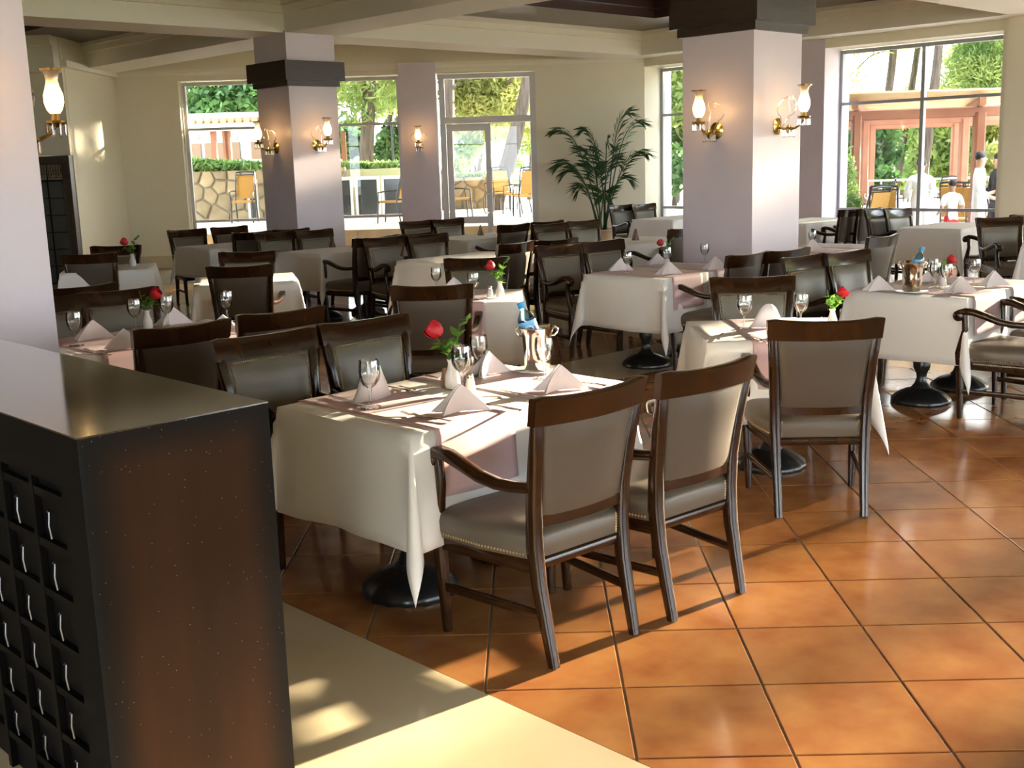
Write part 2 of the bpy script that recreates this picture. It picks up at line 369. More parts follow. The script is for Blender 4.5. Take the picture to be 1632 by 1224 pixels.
mb = MB(); mb.box(XI-.012, XI-.001, YP, YP+.49, 0, 3.36); mb.box(XI-.012, XW-.02, YP-.012, YP-.001, 0, 3.22)
struct(mb.build('wall_pier', M['lav'], smooth=False))
mb = MB(); mb.box(XI-.16, XI-.001, 6.20, YE-.12, 0, 3.36); struct(mb.build('wall_pier', M['wall'], smooth=False))
mb = MB()   # wall behind and to the right of the camera, glazed like the others
sw = [(1.6, 4.8), (5.8, 9.0), (10.0, 13.2)]; lo = -6.3
for a, b in sw: mb.box(lo, a, -8.6, -8, 0, TOP); mb.box(a, b, -8.6, -8, 3.22, TOP); lo = b
mb.box(lo, 16.7, -8.6, -8, 0, TOP); struct(mb.build('wall_front', M['wall'], smooth=False))
mb = MB(); fill_wins = [(-7.6, -3.0), (-2.4, 2.2)]; lo = -8.6  # windows added in the unseen wall behind, to brighten the room
for a, b in fill_wins: mb.box(-6.6, -6, lo, a, 0, TOP); mb.box(-6.6, -6, a, b, 3.22, TOP); lo = b
mb.box(-6.6, -6, lo, 22, 0, TOP); struct(mb.build('wall_behind', M['wall'], smooth=False))
mb = MB(); mb.box(-6.3, 3.6, 21.6, 22, 0, TOP); struct(mb.build('wall_far', M['wall'], smooth=False))
# baseboard under the cream walls
mb = MB(); lbox(mb, -6.70, -5.62, D0-.03, D0, 0, .22); lbox(mb, .6, 2.43, D0-.03, D0, 0, .22); lbox(mb, -6.70, -6.67, 18.0, D0, 0, .22)
struct(mb.build('baseboard_back', M['marble'], smooth=False))

# windows (tall glazing with a transom, a low rail and a sill)
def window(name, P, a, b, z0, z1, muls, rails, fm, fw=.05, th=.07):
    # P(u, v, z): u along the opening, v out of it
    def bx(mb, u0, u1, v0, v1, za, zb):
        ps = [P(u0, v0, za), P(u1, v0, za), P(u1, v1, za), P(u0, v1, za), P(u0, v0, zb), P(u1, v0, zb), P(u1, v1, zb), P(u0, v1, zb)]
        mb.add(ps, [(0, 3, 2, 1), (4, 5, 6, 7), (0, 1, 5, 4), (1, 2, 6, 5), (2, 3, 7, 6), (3, 0, 4, 7)])
    root = MB(); bx(root, a, b, -th/2, th/2, z1-fw, z1); bx(root, a, b, -th/2, th/2, z0, z0+fw)
    root = struct(root.build(name, fm, smooth=False))
    for u in [a+fw/2]+list(muls)+[b-fw/2]:
        mb = MB(); bx(mb, u-fw/2, u+fw/2, -th/2-.004, th/2+.004, z0, z1); mb.build('mullion', fm, root, smooth=False)
    for z in rails:
        mb = MB(); bx(mb, a+fw, b-fw, -th/2, th/2, z-.022, z+.022); mb.build('rail', fm, root, smooth=False)
    us = [a]+list(muls)+[b]; zs = [z0]+list(rails)+[z1]
    for u0, u1 in zip(us, us[1:]):
        for za, zb in zip(zs, zs[1:]):
            mb = MB(); bx(mb, u0+.02, u1-.02, -.004, .004, za+.02, zb-.02); mb.build('pane', M['pane'], root, smooth=False)
    return root
PB = lambda u, v, z: lf(u, D0+.17+v, z)
window('window_1', PB, -5.60, -1.80, .02, 3.20, [-3.72], [.80, 2.40], M['alu'], .06)
for k, (a, b) in enumerate(wins):
    PR = lambda u, v, z: Vector((XW+v, u, z))
    window('window_%d' % (k+2), PR, a, b, .02, 3.20, [8.10] if k == 1 else [(a+b)/2], [.79, 2.40], M['grey'], .055)
for k, (a, b) in enumerate(sw):
    window('window_%d' % (k+8), lambda u, v, z: Vector((u, -8.3+v, z)), a, b, .02, 3.20, [(a+b)/2], [.79, 2.40], M['grey'], .055)
for k, (a, b) in enumerate(fill_wins):  # glazing of the added fill windows behind the camera
    window('window_%d' % (k+12), lambda u, v, z: Vector((-6.3+v, u, z)), a, b, .02, 3.20, [(a+b)/2], [.79, 2.40], M['grey'], .055)
# glass double door in the window wall
door = MB(); 
lbox(door, -1.12, -1.02, D0+.02, D0+.2, .0, 3.20); lbox(door, .46, .56, D0+.02, D0+.2, 0, 3.20); lbox(door, -1.02, .46, D0+.02, D0+.2, 3.12, 3.20); lbox(door, -1.02, .46, D0+.02, D0+.2, 2.36, 2.47)
door = struct(door.build('door_1', M['alu'], smooth=False))
mb = MB(); lbox(mb, -1.02, .46, D0+.10, D0+.11, 2.47, 3.12); mb.build('pane', M['pane'], door, smooth=False)
for a, b, hx in ((-1.01, -.24, -.30), (-.24, .45, None)):
    if hx is None:
        mb = MB(); lbox(mb, a, b, D0+.125, D0+.132, .02, 2.36); mb.build('pane', M['pane'], door, smooth=False); continue
    mb = MB(); st = .10
    lbox(mb, a, a+st, D0+.06, D0+.11, .02, 2.35); lbox(mb, b-st, b, D0+.06, D0+.11, .02, 2.35); lbox(mb, a+st, b-st, D0+.06, D0+.11, 2.23, 2.35); lbox(mb, a+st, b-st, D0+.06, D0+.11, .02, .12); lbox(mb, a+st, b-st, D0+.06, D0+.11, .62, .74)
    leaf = mb.build('door_leaf', M['alu'], door, smooth=False)
    mb = MB(); lbox(mb, a+st, b-st, D0+.08, D0+.09, .74, 2.23); lbox(mb, a+st, b-st, D0+.08, D0+.09, .12, .62); mb.build('pane', M['pane'], leaf, smooth=False)
    mb = MB(); mb.tube([lf(hx+.02, D0+.06, 1.13), lf(hx-.08, D0-.01, 1.13), lf(hx-.10, D0-.01, 1.05), lf(hx-.10, D0-.01, .88), lf(hx-.08, D0-.01, .80), lf(hx+.02, D0+.06, .80)], .015, 8); mb.build('door_handle', M['steel'], leaf)
# dark lattice-glazed door at the far left
dd = MB(); lbox(dd, -7.72, -7.62, 17.93, 18.1, 0, 1.98); lbox(dd, -6.84, -6.71, 17.93, 18.1, 0, 1.98); lbox(dd, -7.62, -6.84, 17.93, 18.1, 1.86, 1.98)
dd = struct(dd.build('door_2', M['capital'], smooth=False))
mb = MB(); lbox(mb, -7.62, -6.84, 18.02, 18.04, 0, 1.86); mb.build('backing', M['cabdark'], dd, smooth=False)
for i in range(3):
    for j in range(7):
        if j == 6: continue
        l0 = -7.62+i*.26; z0 = .03+j*.263
        mb = MB(); lbox(mb, l0+.012, l0+.248, 17.995, 18.015, z0, z0+.246); mb.build('pane', M['darkpane'], dd, smooth=False)
for i in range(3):
    l0 = -7.62+i*.26; mb = MB(); lbox(mb, l0+.012, l0+.248, 17.995, 18.015, 1.62, 1.85); mb.build('pane', mat('amber leaded glass', (.20, .17, .10), .3), dd, smooth=False)
    mb = MB()
    for q in range(6):
        lbox(mb, l0+.03+q*.038, l0+.036+q*.038, 17.985, 17.997, 1.64+.03*(q % 3), 1.84)
    for q in range(3): lbox(mb, l0+.03+q*.03, l0+.23-q*.03, 17.985, 17.996, 1.65+.05*q, 1.656+.05*q)
    mb.build('leading', M['cabdark'], dd, smooth=False)

# ------------------------------------------------------------------ ceiling: slab, beams, coffer crown, brown panels
BZ = 3.36; CZ = 3.74
mb = MB(); mb.box(-6.8, 16.9, -8.8, 22, 4.0, 4.3); mb.box(0, 17, 12, 24, 4.0, 4.3); ceil = struct(mb.build('ceiling', M['ceil'], smooth=False))
xb = [(-5.4, -4.6), (1.55, 2.30), (8.42, 9.22), (15.45, 15.96)]; yb = [(-8.1, -7.6), (-1.3, -.5), (5.72, 6.5), (12.62, 13.42), (22, 22.3)]
mb = MB()
for a, b in xb: mb.box(a, b, -8, 22 if b < 15 else 12.96, BZ, 4.0)
for a, b in yb:
    mb.box(-6, 15.96 if a < 14 else 8.42, a, b, BZ+.001, 4.0)
lbox(mb, -16, -6.72, 17.75, 18.0, BZ-.14, 4.0); lbox(mb, -16, -6.72, 17.67, 17.76, CZ-.14, CZ)
mb.build('beam', M['ceil'], ceil, smooth=False)
def ring(mb, x0, x1, y0, y1, w_, z0, z1):
    mb.box(x0, x1, y0, y0+w_, z0, z1); mb.box(x0, x1, y1-w_, y1, z0, z1); mb.box(x0, x0+w_, y0+w_, y1-w_, z0, z1); mb.box(x1-w_, x1, y0+w_, y1-w_, z0, z1)
bays = []
for (a, b), (c, d) in zip(xb, xb[1:]):
    for (e, f), (g, h) in zip(yb, yb[1:]):
        if b > 9 and e > 12: continue
        bays.append((b, c, f, g))
for (x0, x1, y0, y1) in bays:
    mb = MB(); ring(mb, x0, x1, y0, y1, .05, CZ-.15, CZ-.06); ring(mb, x0, x1, y0, y1, .10, CZ-.06, CZ); mb.build('crown', M['ceil'], ceil, smooth=False)
    mb = MB(); ring(mb, x0, x1, y0, y1, 1.45, CZ, CZ+.04); mb.build('ceiling_panel', M['panel'], ceil, smooth=False)
    mb = MB(); ring(mb, x0+1.40, x1-1.40, y0+1.40, y1-1.40, .10, CZ-.03, CZ+.12); ring(mb, x0+1.45, x1-1.45, y0+1.45, y1-1.45, .12, CZ+.10, CZ+.26); mb.build('moulding', M['darkwood'], ceil, smooth=False)
mb = MB(); mb.box(9.22, 15.96, 13.42, 24, CZ, 4.0); mb.build('recess_panel', M['ceil'], ceil, smooth=False)
mb = MB(); lbox(mb, -6.7, 2.43, D0-.05, D0, 3.30, 3.36); lbox(mb, -6.7, 2.41, D0-.09, D0, 3.36, 3.40); lbox(mb, -6.7, -6.62, 18, D0-.09, 3.30, 3.40); struct(mb.build('trim_1', M['ceil'], smooth=False))

# ------------------------------------------------------------------ pillars
def pillar(x, y, label):
    s = .74
    mb = MB(); mb.box(x, x+s, y, y+s, 0, BZ+.02)
    o = mb.build('pillar', M['lav'], smooth=False); tag(o, label, 'pillar'); o['group'] = 'square lavender pillars'
    for z0, z1, e, nm in ((2.71, 2.78, .035, 'capital_step'), (2.78, 3.02, .085, 'capital')):
        mb = MB(); ring(mb, x-e, x+s+e, y-e, y+s+e, e-.001, z0, z1); mb.build(nm, M['capital'], o, smooth=False)
    return o
pillar(1.57, 5.65, 'lavender square pillar at the left edge beside the dark cabinet')
pillar(8.40, 5.65, 'big lavender square pillar right of centre with two wall lamps')
pillar(8.40, 12.58, 'lavender square pillar left of centre before the garden windows')

# ------------------------------------------------------------------ foreground cabinet
CX0, CX1, CY0, CY1, CH = 1.06, 1.575, 2.55, 5.64, 1.10
cab = empty('cabinet', 'dark lacquered waist-high cabinet with lattice front in the left foreground', 'cabinet', (CX0, CY0, 0))
def cb(name, material, *b, parent=cab, **k):
    mb = MB(); mb.box(b[0]-CX0, b[1]-CX0, b[2]-CY0, b[3]-CY0, b[4], b[5]); return mb.build(name, material, parent, smooth=False, **k)
cb('top_panel', M['cabtop'], CX0, CX1, CY0, CY1, CH-.004, CH)
cb('end_panel', M['cabinet'], CX0+.012, CX1, CY0, CY0+.03, 0, CH-.004)
cb('back_panel', M['cabdark'], CX1-.02, CX1-.001, CY0+.03, CY1, 0, CH-.004)
front = cb('front_panel', M['cabdark'], CX0+.02, CX0+.04, CY0+.03, CY1, 0, CH-.004)
cb('corner_post', M['cabdark'], CX0, CX0+.012, CY0, CY0+.10, 0, CH-.004)
cb('upper_rail', M['cabdark'], CX0, CX0+.02, CY0+.10, CY1, CH-.14, CH-.004)
for i in range(14):
    y = CY0+.10+i*.2; mb = MB(); mb.box(0, .018, y-CY0, y-CY0+.022, 0, CH-.14); mb.build('upright', M['cabdark'], cab, smooth=False)
for j in range(7):
    z = .10+j*.135; mb = MB(); mb.box(.002, .02, .10, CY1-CY0, z, z+.022); mb.build('cross_slat', M['cabdark'], cab, smooth=False)
hp = None
for i in range(13):
    for j in range(6):
        y = .10+i*.2+.11; z = .17+j*.135
        if hp is None:
            mb = MB(); mb.tube([(.0, 0, -.035), (-.004, 0, 0), (.0, 0, .035)], .003, 6); mb.lathe([(.0005, -.003), (.006, 0), (.0005, .006)], 8, Matrix.Translation((-.002, 0, .036))); o = mb.build('drop_pull', M['dimsteel'], cab); hp = o.data
        else: o = bpy.data.objects.new('drop_pull', hp); COL.objects.link(o); o.parent = cab
        o.location = (.0, y, z)

# ------------------------------------------------------------------ wall lamps
def make_lamp():
    r = empty('wall_lamp', 'x', 'wall lamp')
    # mounted on a wall at local y=0, sticking out along -y
    mb = MB(); mb.lathe([(.001, .0), (.055, .0), (.058, .008), (.045, .016), (.02, .03), (.001, .032)], 20, Matrix.Rotation(PI/2, 4, 'X')); mb.build('wall_plate', M['brass'], r)
    mb = MB(); mb.tube([(0, -.02, 0), (0, -.06, -.02), (0, -.11, -.03), (0, -.17, -.015), (0, -.22, .01), (0, -.25, .045)], [.012, .010, .012, .009, .009, .010], 8); mb.build('arm', M['brass'], r)
    # scrolls of glass beside and above the arm
    mb = MB()
    for s in (-1, 1):
        mb.tube([(s*.01, -.05, .0)]+[(s*(.02+.10*math.sin(t)), -.06-.02*t, .06+.09*(1-math.cos(t))*.7) for t in (.3, .8, 1.3, 1.8, 2.3, 2.8)]+[(s*.03, -.12, .20), (s*.06, -.12, .15)], .006, 6)
    mb.tube([(0, -.11, .0), (.0, -.11, .06), (.012, -.11, .12), (-.012, -.11, .165), (0, -.11, .20), (.014, -.11, .17)], .004, 6)
    mb.build('scroll', M['glass'], r)
    mb = MB(); mb.lathe([(.001, -.055), (.012, -.05), (.03, -.028), (.048, -.018), (.05, -.012), (.02, -.008), (.008, .01), (.001, .012)], 16, Matrix.Translation((0, -.11, 0))); mb.build('centre_bowl', M['brass'], r)
    mb = MB(); mb.lathe([(.001, .03), (.015, .035), (.045, .05), (.05, .06), (.02, .06), (.016, .09), (.001, .09)], 16, Matrix.Translation((0, -.25, 0)), fn=lambda a, r_, z: 1+.06*math.cos(8*a)); mb.build('drip_pan', M['brass'], r)
    mb = MB(); prof = [(.022, .088), (.036, .105), (.046, .135), (.045, .165), (.032, .20), (.027, .225), (.034, .25), (.050, .268)]
    mb.lathe(prof, 24, Matrix.Translation((0, -.25, 0)), caps=False, fn=lambda a, r_, z: 1+(.10*math.cos(8*a) if z > .26 else 0)); sh = mb.build('lamp_shade', M['shade'], r)
    mb = MB(); mb.lathe([(.050, .262), (.053, .270), (.048, .268)], 24, Matrix.Translation((0, -.25, 0)), caps=False, fn=lambda a, r_, z: 1+.10*math.cos(8*a)); mb.build('gilt_rim', M['brass'], sh)
    mb = MB(); mb.lathe([(.001, .09), (.014, .10), (.02, .13), (.016, .165), (.006, .195), (.001, .205)], 10, Matrix.Translation((0, -.25, 0))); mb.build('bulb', M['bulb'], r)
    cd = None
    for (cx, cyy, rr, zz, n) in ((0, -.11, .045, -.018, 8), (0, -.25, .046, .052, 8)):
        for k in range(n):
            if cd is None:
                mb = MB(); mb.lathe([(.0008, 0), (.006, -.01), (.007, -.05), (.0008, -.062)], 6); o = mb.build('crystal_drop', M['crystal'], r, ang=20); cd = o.data
            else: o = bpy.data.objects.new('crystal_drop', cd); COL.objects.link(o); o.parent = r
            o.location = (cx+rr*math.cos(2*PI*k/n), cyy+rr*math.sin(2*PI*k/n), zz)
    return r
lamp = Proto(make_lamp()); LS = (1.2, 1.05, 1.25)
_lp = lamp.put
def lput(p, rz, l, g): _lp(p, rz, l, g, LS)
lamp.put = lput; LG = 'brass and crystal wall lamps'
lamp.put((8.40, 6.02, 1.90), -PI/2, 'brass crystal wall lamp on the shaded left face of the big pillar', LG)
lamp.put((8.77, 5.65, 1.92), 0, 'brass crystal wall lamp on the bright right face of the big pillar', LG)
lamp.put((8.40, 12.95, 1.95), -PI/2, 'brass crystal wall lamp on the left face of the farther pillar', LG)
lamp.put((8.77, 12.58, 1.97), 0, 'brass crystal wall lamp on the right face of the farther pillar', LG)
lamp.put((2.31, 6.02, 1.90), PI/2, 'brass crystal wall lamp glowing past the left edge pillar', LG)
lamp.put((1.94, 5.65, 1.90), 0, 'brass crystal wall lamp on the front face of the left edge pillar', LG)
lamp.put(lf(-1.48, D0-.12, 1.99), math.atan2(RT.y, RT.x), 'brass crystal wall lamp on the narrow pier between window and glass door', LG)

# ------------------------------------------------------------------ chair
def bilerp(a, b, t): return a+(b-a)*t
def make_chair():
    r = empty('dining_armchair', 'x', 'chair')
    W_ = M['wood']; F_ = M['fabric']
    for s in (-1, 1):
        mb = MB(); pts = [(.200, -.285, 0), (.203, -.255, .14), (.206, -.226, .28), (.210, -.212, .42), (.214, -.218, .56), (.224, -.242, .72), (.236, -.268, .852), (.2365, -.270, .858)]
        sec = [(.034, .036), (.038, .042), (.042, .050), (.046, .056), (.046, .050), (.046, .042), (.044, .032), (.042, .028)]
        mb.sweep([(s*x, y, z) for x, y, z in pts], sec, (1, 0, 0)); mb.build('rear_leg', W_, r, ang=50)
        mb = MB(); pts = [(.262, .222, 0), (.266, .228, .15), (.270, .235, .32), (.272, .240, .42), (.276, .222, .50), (.279, .205, .57), (.280, .208, .63), (.280, .215, .665)]
        sec = [(.030, .030), (.036, .036), (.044, .044), (.044, .046), (.036, .040), (.032, .034), (.032, .034), (.034, .040)]
        mb.sweep([(s*x, y, z) for x, y, z in pts], sec, (1, 0, 0)); mb.build('front_leg', W_, r, ang=50)
        # armrest: low at the back, rising to a rolled scroll at the front
        mb = MB(); pts = [(.226, -.215, .628), (.240, -.15, .622), (.254, -.08, .622), (.266, .0, .636), (.274, .08, .664), (.280, .15, .686), (.282, .205, .690), (.283, .245, .676)]
        mb.sweep([(s*x, y, z) for x, y, z in pts], [(.036, .036), (.040, .036), (.044, .036), (.048, .036), (.050, .038), (.052, .040), (.052, .042), (.052, .042)], (1, 0, 0))
        mb.lathe([(.001, -.026), (.028, -.026), (.034, -.020), (.034, .020), (.028, .026), (.001, .026)], 16, Matrix.Translation((s*.283, .245, .660)) @ Matrix.Rotation(PI/2, 4, 'Y')); mb.build('armrest', W_, r, ang=50)
        mb = MB(); mb.sweep([(s*.203, -.245, .175), (s*.266, .228, .175)], (.020, .032), (1, 0, 0)); mb.build('stretcher', W_, r, ang=50)
    # curved top rail with a dipped upper edge, reaching over the posts
    mb = MB(); rings = []
    n = 14
    for i in range(n+1):
        t = -1+2*i/n; c = .030*(1-t*t)
        top = .938+.017*abs(t)**2.5 - (.010 if abs(t) > .995 else 0); bot = .845+.004*abs(t)
        xt = .266*t; xb_ = .2605*t; yt = -.283-c; yb_ = -.265-c*.9; th = .018
        rings.append([(xb_, yb_+th, bot), (xb_, yb_-th, bot), (xt, yt-th, top-.006), (xt, yt-th+.006, top), (xt, yt+th-.006, top), (xt, yt+th, top-.006)])
    mb.loft(rings); mb.build('top_rail', W_, r, ang=50)
    mb = MB(); rings = []
    for i in range(9):
        t = -1+2*i/8; c = .022*(1-t*t); y = -.214-c; rings.append([(.20*t, y+.012, .485), (.20*t, y-.012, .485), (.202*t, y-.014, .525), (.202*t, y+.010, .525)])
    mb.loft(rings); mb.build('lower_rail', W_, r, ang=50)
    # padded back panel
    mb = MB(); nx, nz = 10, 8; g = []
    for side in (1, -1):
        for j in range(nz+1):
            for i in range(nx+1):
                u = -1+2*i/nx; v = j/nz; z = .522+v*.328; hw = .196+.022*v
                yc = -.219-.052*v**1.4 - .026*(1-u*u)
                pad = (.030 if side > 0 else .014)*(1-abs(u)**6)*(1-abs(2*v-1)**6)
                g.append((hw*u, yc+side*(.008+pad), z))
    N = (nx+1)*(nz+1); fs = []
    for j in range(nz):
        for i in range(nx):
            a = j*(nx+1)+i; fs.append((a, a+1, a+nx+2, a+nx+1)); fs.append((N+a, N+a+nx+1, N+a+nx+2, N+a+1))
    edge = [i for i in range(nx+1)]+[j*(nx+1)+nx for j in range(1, nz+1)]+[nz*(nx+1)+i for i in range(nx-1, -1, -1)]+[j*(nx+1) for j in range(nz-1, 0, -1)]
    for k in range(len(edge)): a, b = edge[k-1], edge[k]; fs.append((a, N+a, N+b, b))
    mb.add(g, fs); back = mb.build('backrest', [M['front_lit'], M['back_shaded']], r, ang=70)
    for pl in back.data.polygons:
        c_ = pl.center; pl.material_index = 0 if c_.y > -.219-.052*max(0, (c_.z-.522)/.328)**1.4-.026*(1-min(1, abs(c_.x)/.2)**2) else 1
    # seat cushion (trapezoid, crowned)
    mb = MB(); rings = []
    for z, e, cr in ((.372, -.004, 0), (.40, .002, 0), (.435, .003, 0), (.458, -.008, 0), (.472, -.035, 1), (.480, -.10, 1)):
        pts = []
        for (x, y) in ((-.222, -.218), (.222, -.218), (.275, .0), (.292, .225), (.275, .262), (.12, .272), (-.12, .272), (-.275, .262), (-.292, .225), (-.275, .0)):
            d = math.hypot(x, y); pts.append((x*(1+e/.27), y*(1+e/.27), z))
        rings.append(pts)
    mb.loft(rings); seat = mb.build('seat', F_, r, ang=60)
    mb = MB()
    for s in (-1, 1): mb.sweep([(s*.212, -.20, .348), (s*.268, .22, .348)], (.024, .056), (1, 0, 0))
    mb.sweep([(-.262, .238, .348), (.262, .238, .348)], (.024, .056), (0, 1, 0)); mb.sweep([(-.20, -.212, .352), (.20, -.212, .352)], (.024, .036), (0, 1, 0))
    mb.build('seat_frame', W_, r, ang=50)
    # brass nail heads: along the seat sides and round the front of the back panel
    mb = MB(); oct_ = [(1, 0, 0), (-1, 0, 0), (0, 1, 0), (0, -1, 0), (0, 0, 1), (0, 0, -1)]; of = [(0, 2, 4), (2, 1, 4), (1, 3, 4), (3, 0, 4), (2, 0, 5), (1, 2, 5), (3, 1, 5), (0, 3, 5)]
    def nl(m_, p): m_.add([(p[0]+a*.0058, p[1]+b*.0058, p[2]+c*.0058) for a, b, c in oct_], of)
    for s in (-1, 1):
        for k in range(32):
            y_ = bilerp(-.18, .225, k/31); x_ = bilerp(.2255, .2765, (y_+.218)/.218) if y_ < 0 else bilerp(.2765, .2935, y_/.225); nl(mb, (s*x_, y_, .388))
        for k in range(8): nl(mb, (s*.180, -.219, .378+k*.010))
    for k in range(40): nl(mb, (bilerp(-.12, .12, k/39), .274, .388))
    mb.build('nail_trim', M['nail'], seat, smooth=False, kind='stuff')
    mb = MB()
    def bp(u, v): return ((.196+.022*v)*u, -.219-.052*v**1.4-.026*(1-u*u)+.0215, .522+v*.328)
    for k in range(27): t = k/26; nl(mb, bp(-.905, .02+.93*t)); nl(mb, bp(.905, .02+.93*t))
    for k in range(34): nl(mb, bp(-.905+1.81*k/33, .95))
    mb.build('nail_trim', M['nail'], back, smooth=False, kind='stuff')
    return r
chairP = Proto(make_chair())
def put_chair(l, r_, fb, face, label):
    a = at(*l, .950); b = at(*r_, .950); c = (a+b)/2
    if isinstance(c, Vector): pass
    rz = math.radians(face-90)
    off = Matrix.Rotation(rz, 3, 'Z') @ Vector((0, .283, 0))
    p = Vector((c.x, c.y, 0)) + off; p.z = 0
    return chairP.put(p, rz, label, 'dark wooden dining armchairs')
CH_ = 'dark armchair '
chairs = [
 ((859, 632), (1017.8, 598), 'B', 87, 'nearest dark walnut armchair with its back to the camera at the front table'),
 ((1052, 592.5), (1199.8, 563.4), 'B', 86, 'dark walnut armchair standing right beside the nearest chair at the front table'),
 ((1235, 508), (1397, 505), 'B', 43, 'dark armchair seen square from behind at the small sunlit table'),
 ((219.6, 524), (357, 506.7), 'B', 88, 'dark armchair just behind the cabinet, back to camera, with a light patch on it'),
 ((381, 498), (513, 488), 'B', 86, 'reddish armchair half hidden behind the nail-studded chair of the front table'),
 ((348.3, 539.3), (490.7, 522.2), 'F', -94, 'nail-studded armchair facing us at the left far side of the front table'),
 ((516.7, 515.3), (638.5, 499.9), 'F', -93, 'nail-studded armchair facing us at the right far side of the front table'),
 ((627, 454.5), (748, 450.5), 'B', 46, 'dark shaded armchair with its back to us before the middle rose table'),
 ((712.4, 410.7), (807.2, 409), 'F', -137, 'armchair facing us behind the red rose of the middle table'),
 ((1136.4, 440.5), (1261.4, 438.9), 'F', -137, 'nail-studded armchair facing us behind the small sunlit table'),
 ((1162.7, 406.2), (1221.6, 399), 'B', 88, 'armchair with long scrolled arm left of the big pillar by the pink table'),
 ((1228, 398), (1284, 394.3), 'B', 84, 'armchair at the foot of the big pillar, right of the long-armed one'),
 ((1253.5, 409.5), (1312.3, 403.3), 'F', -96, 'bright armchair with shining rail above the rose of the sunlit table'),
 ((1324.6, 401.5), (1376, 397.2), 'F', -97, 'bright armchair with shining rail just left of the right ice bucket'),
 ((1386.4, 377.6), (1427.5, 372), 'B', 90, 'armchair seen edge-on from behind above the right ice bucket'),
 ((932.4, 384.6), (987.3, 380.7), 'F', -96, 'armchair facing us on the far side of the pink table left of the big pillar'),
 ((858.6, 389.8), (923, 387.2), 'F', -100, 'armchair facing us left of the pink pillar table, its seat showing'),
 ((793.6, 390), (849.4, 381.2), 'B', 95, 'armchair whose back glows yellow in a sun patch, centre of room'),
 ((858.6, 382), (915.2, 378.6), 'B', 84, 'armchair with reddish rail hidden behind another just right of the sunlit-backed one'),
 ((584.4, 378), (639.3, 375.6), 'F', -98, 'armchair facing us, left one behind the bare centre table'),
 ((656, 374), (705.4, 370.8), 'F', -96, 'armchair facing us, right one behind the bare centre table'),
 ((566, 379.6), (620.2, 374.5), 'B', 92, 'armchair turned left with its seat and arm showing beside the second bare table'),
 ((630.5, 372.4), (685.5, 369.3), 'B', 86, 'dark armchair back between the two facing chairs of the centre table'),
 ((375.5, 369.5), (426.5, 367), 'B', 86, 'dark armchair back at the near side of the far left bare table, left one'),
 ((436.8, 365.5), (488.6, 362.3), 'B', 86, 'dark armchair back at the near side of the far left bare table, right one'),
 ((409.7, 370.3), (464, 367.9), 'F', -96, 'armchair facing us, left one behind the second bare table under the left pillar'),
 ((476.7, 367), (523, 363.7), 'F', -93, 'armchair facing us, right one behind the second bare table under the left pillar'),
 ((272, 365.5), (323, 363.9), 'F', -98, 'armchair against the cream wall at the left far side of the far left bare table'),
 ((340.5, 361.5), (389, 359.1), 'F', -96, 'armchair before the garden window at the right far side of the far left bare table'),
 ((149.2, 392), (219.3, 389.4), 'F', -132, 'armchair behind the small white vase at the far left corner table'),
 ((104.6, 404.3), (177.9, 401.9), 'B', 48, 'dark armchair with back to us before the far left corner table'),
 ((68, 460), (180, 449), 'B', 88, 'shadowed armchair back directly right of the left edge pillar'),
 ((133.3, 464.8), (243.2, 456.8), 'F', -97, 'nail-studded armchair behind the red rose of the pink left table'),
 ((30, 476), (108, 469.5), 'F', -96, 'nail-studded armchair mostly hidden by the left edge pillar'),
 ((333, 424.4), (429, 419.2), 'B', 50, 'dark armchair with back to us before the lone white table with a knife'),
 ((352.4, 401.3), (434.4, 398.6), 'F', -133, 'armchair facing us behind the lone white table with a knife'),
 ((640, 352.5), (686, 350), 'F', -96, 'armchair facing us before the pier wall lamp, behind the table at the glass door'),
 ((692.5, 349.3), (734, 347), 'F', -95, 'armchair facing us directly in front of the glass door'),
 ((796, 358), (841.5, 354.4), 'B', 90, 'leaning dark armchair back right of the glass door with a long arm to the left'),
 ((850, 353), (894.7, 350.4), 'B', 86, 'dark armchair back hidden behind the one left of the palm'),
 ((853.5, 356.4), (899.8, 355), 'F', -98, 'armchair with bright rail facing us, left one below the palm'),
 ((908.4, 352), (950.4, 349.5), 'F', -96, 'armchair with bright rail facing us, right one beside the palm planter'),
 ((974.4, 326.3), (1006, 325.4), 'F', -100, 'far armchair facing us with bright rail, left one right of the palm planter'),
 ((1011, 324.6), (1039.6, 323.7), 'F', -98, 'far armchair facing us with bright rail, right one by the wall corner'),
 ((1062.8, 364.9), (1116, 360), 'B', 92, 'armchair half hidden by the big pillar with a dark arm stretched left'),
 ((1343, 332.9), (1370, 331.6), 'B', 86, 'thin armchair seen from its side below the right window, first from the pillar'),
 ((1371.7, 331.6), (1400.5, 330.4), 'B', 84, 'thin armchair below the right window, second from the pillar'),
 ((1382.8, 333.5), (1416.5, 332.2), 'F', -100, 'armchair facing us below the right window, third from the pillar'),
 ((1416.4, 332.8), (1445, 332), 'F', -100, 'armchair facing us below the right window, fourth from the pillar'),
 ((1559.2, 346.3), (1626, 344.2), 'F', -128, 'armchair facing us under the cream wall right of the window'),
 ((1606, 341), (1660, 339), 'B', 80, 'dark armchair back cut by the right edge beside the cream wall'),
]
for (l, r_, fb, fc, lb) in chairs: put_chair(l, r_, fb, fc, lb)
kn = at(1529, 503, .66)   # the armchair whose back lies beyond the right edge of the frame
chairP.put((kn.x+.283, kn.y-.245, 0), 0, 'armchair entering from the right edge, front arm scroll and black legs showing', 'dark wooden dining armchairs')
chairP.put((kn.x+.283+.72, kn.y-.225, 0), 0, 'second armchair at the right edge, mostly cut off behind the first one', 'dark wooden dining armchairs')

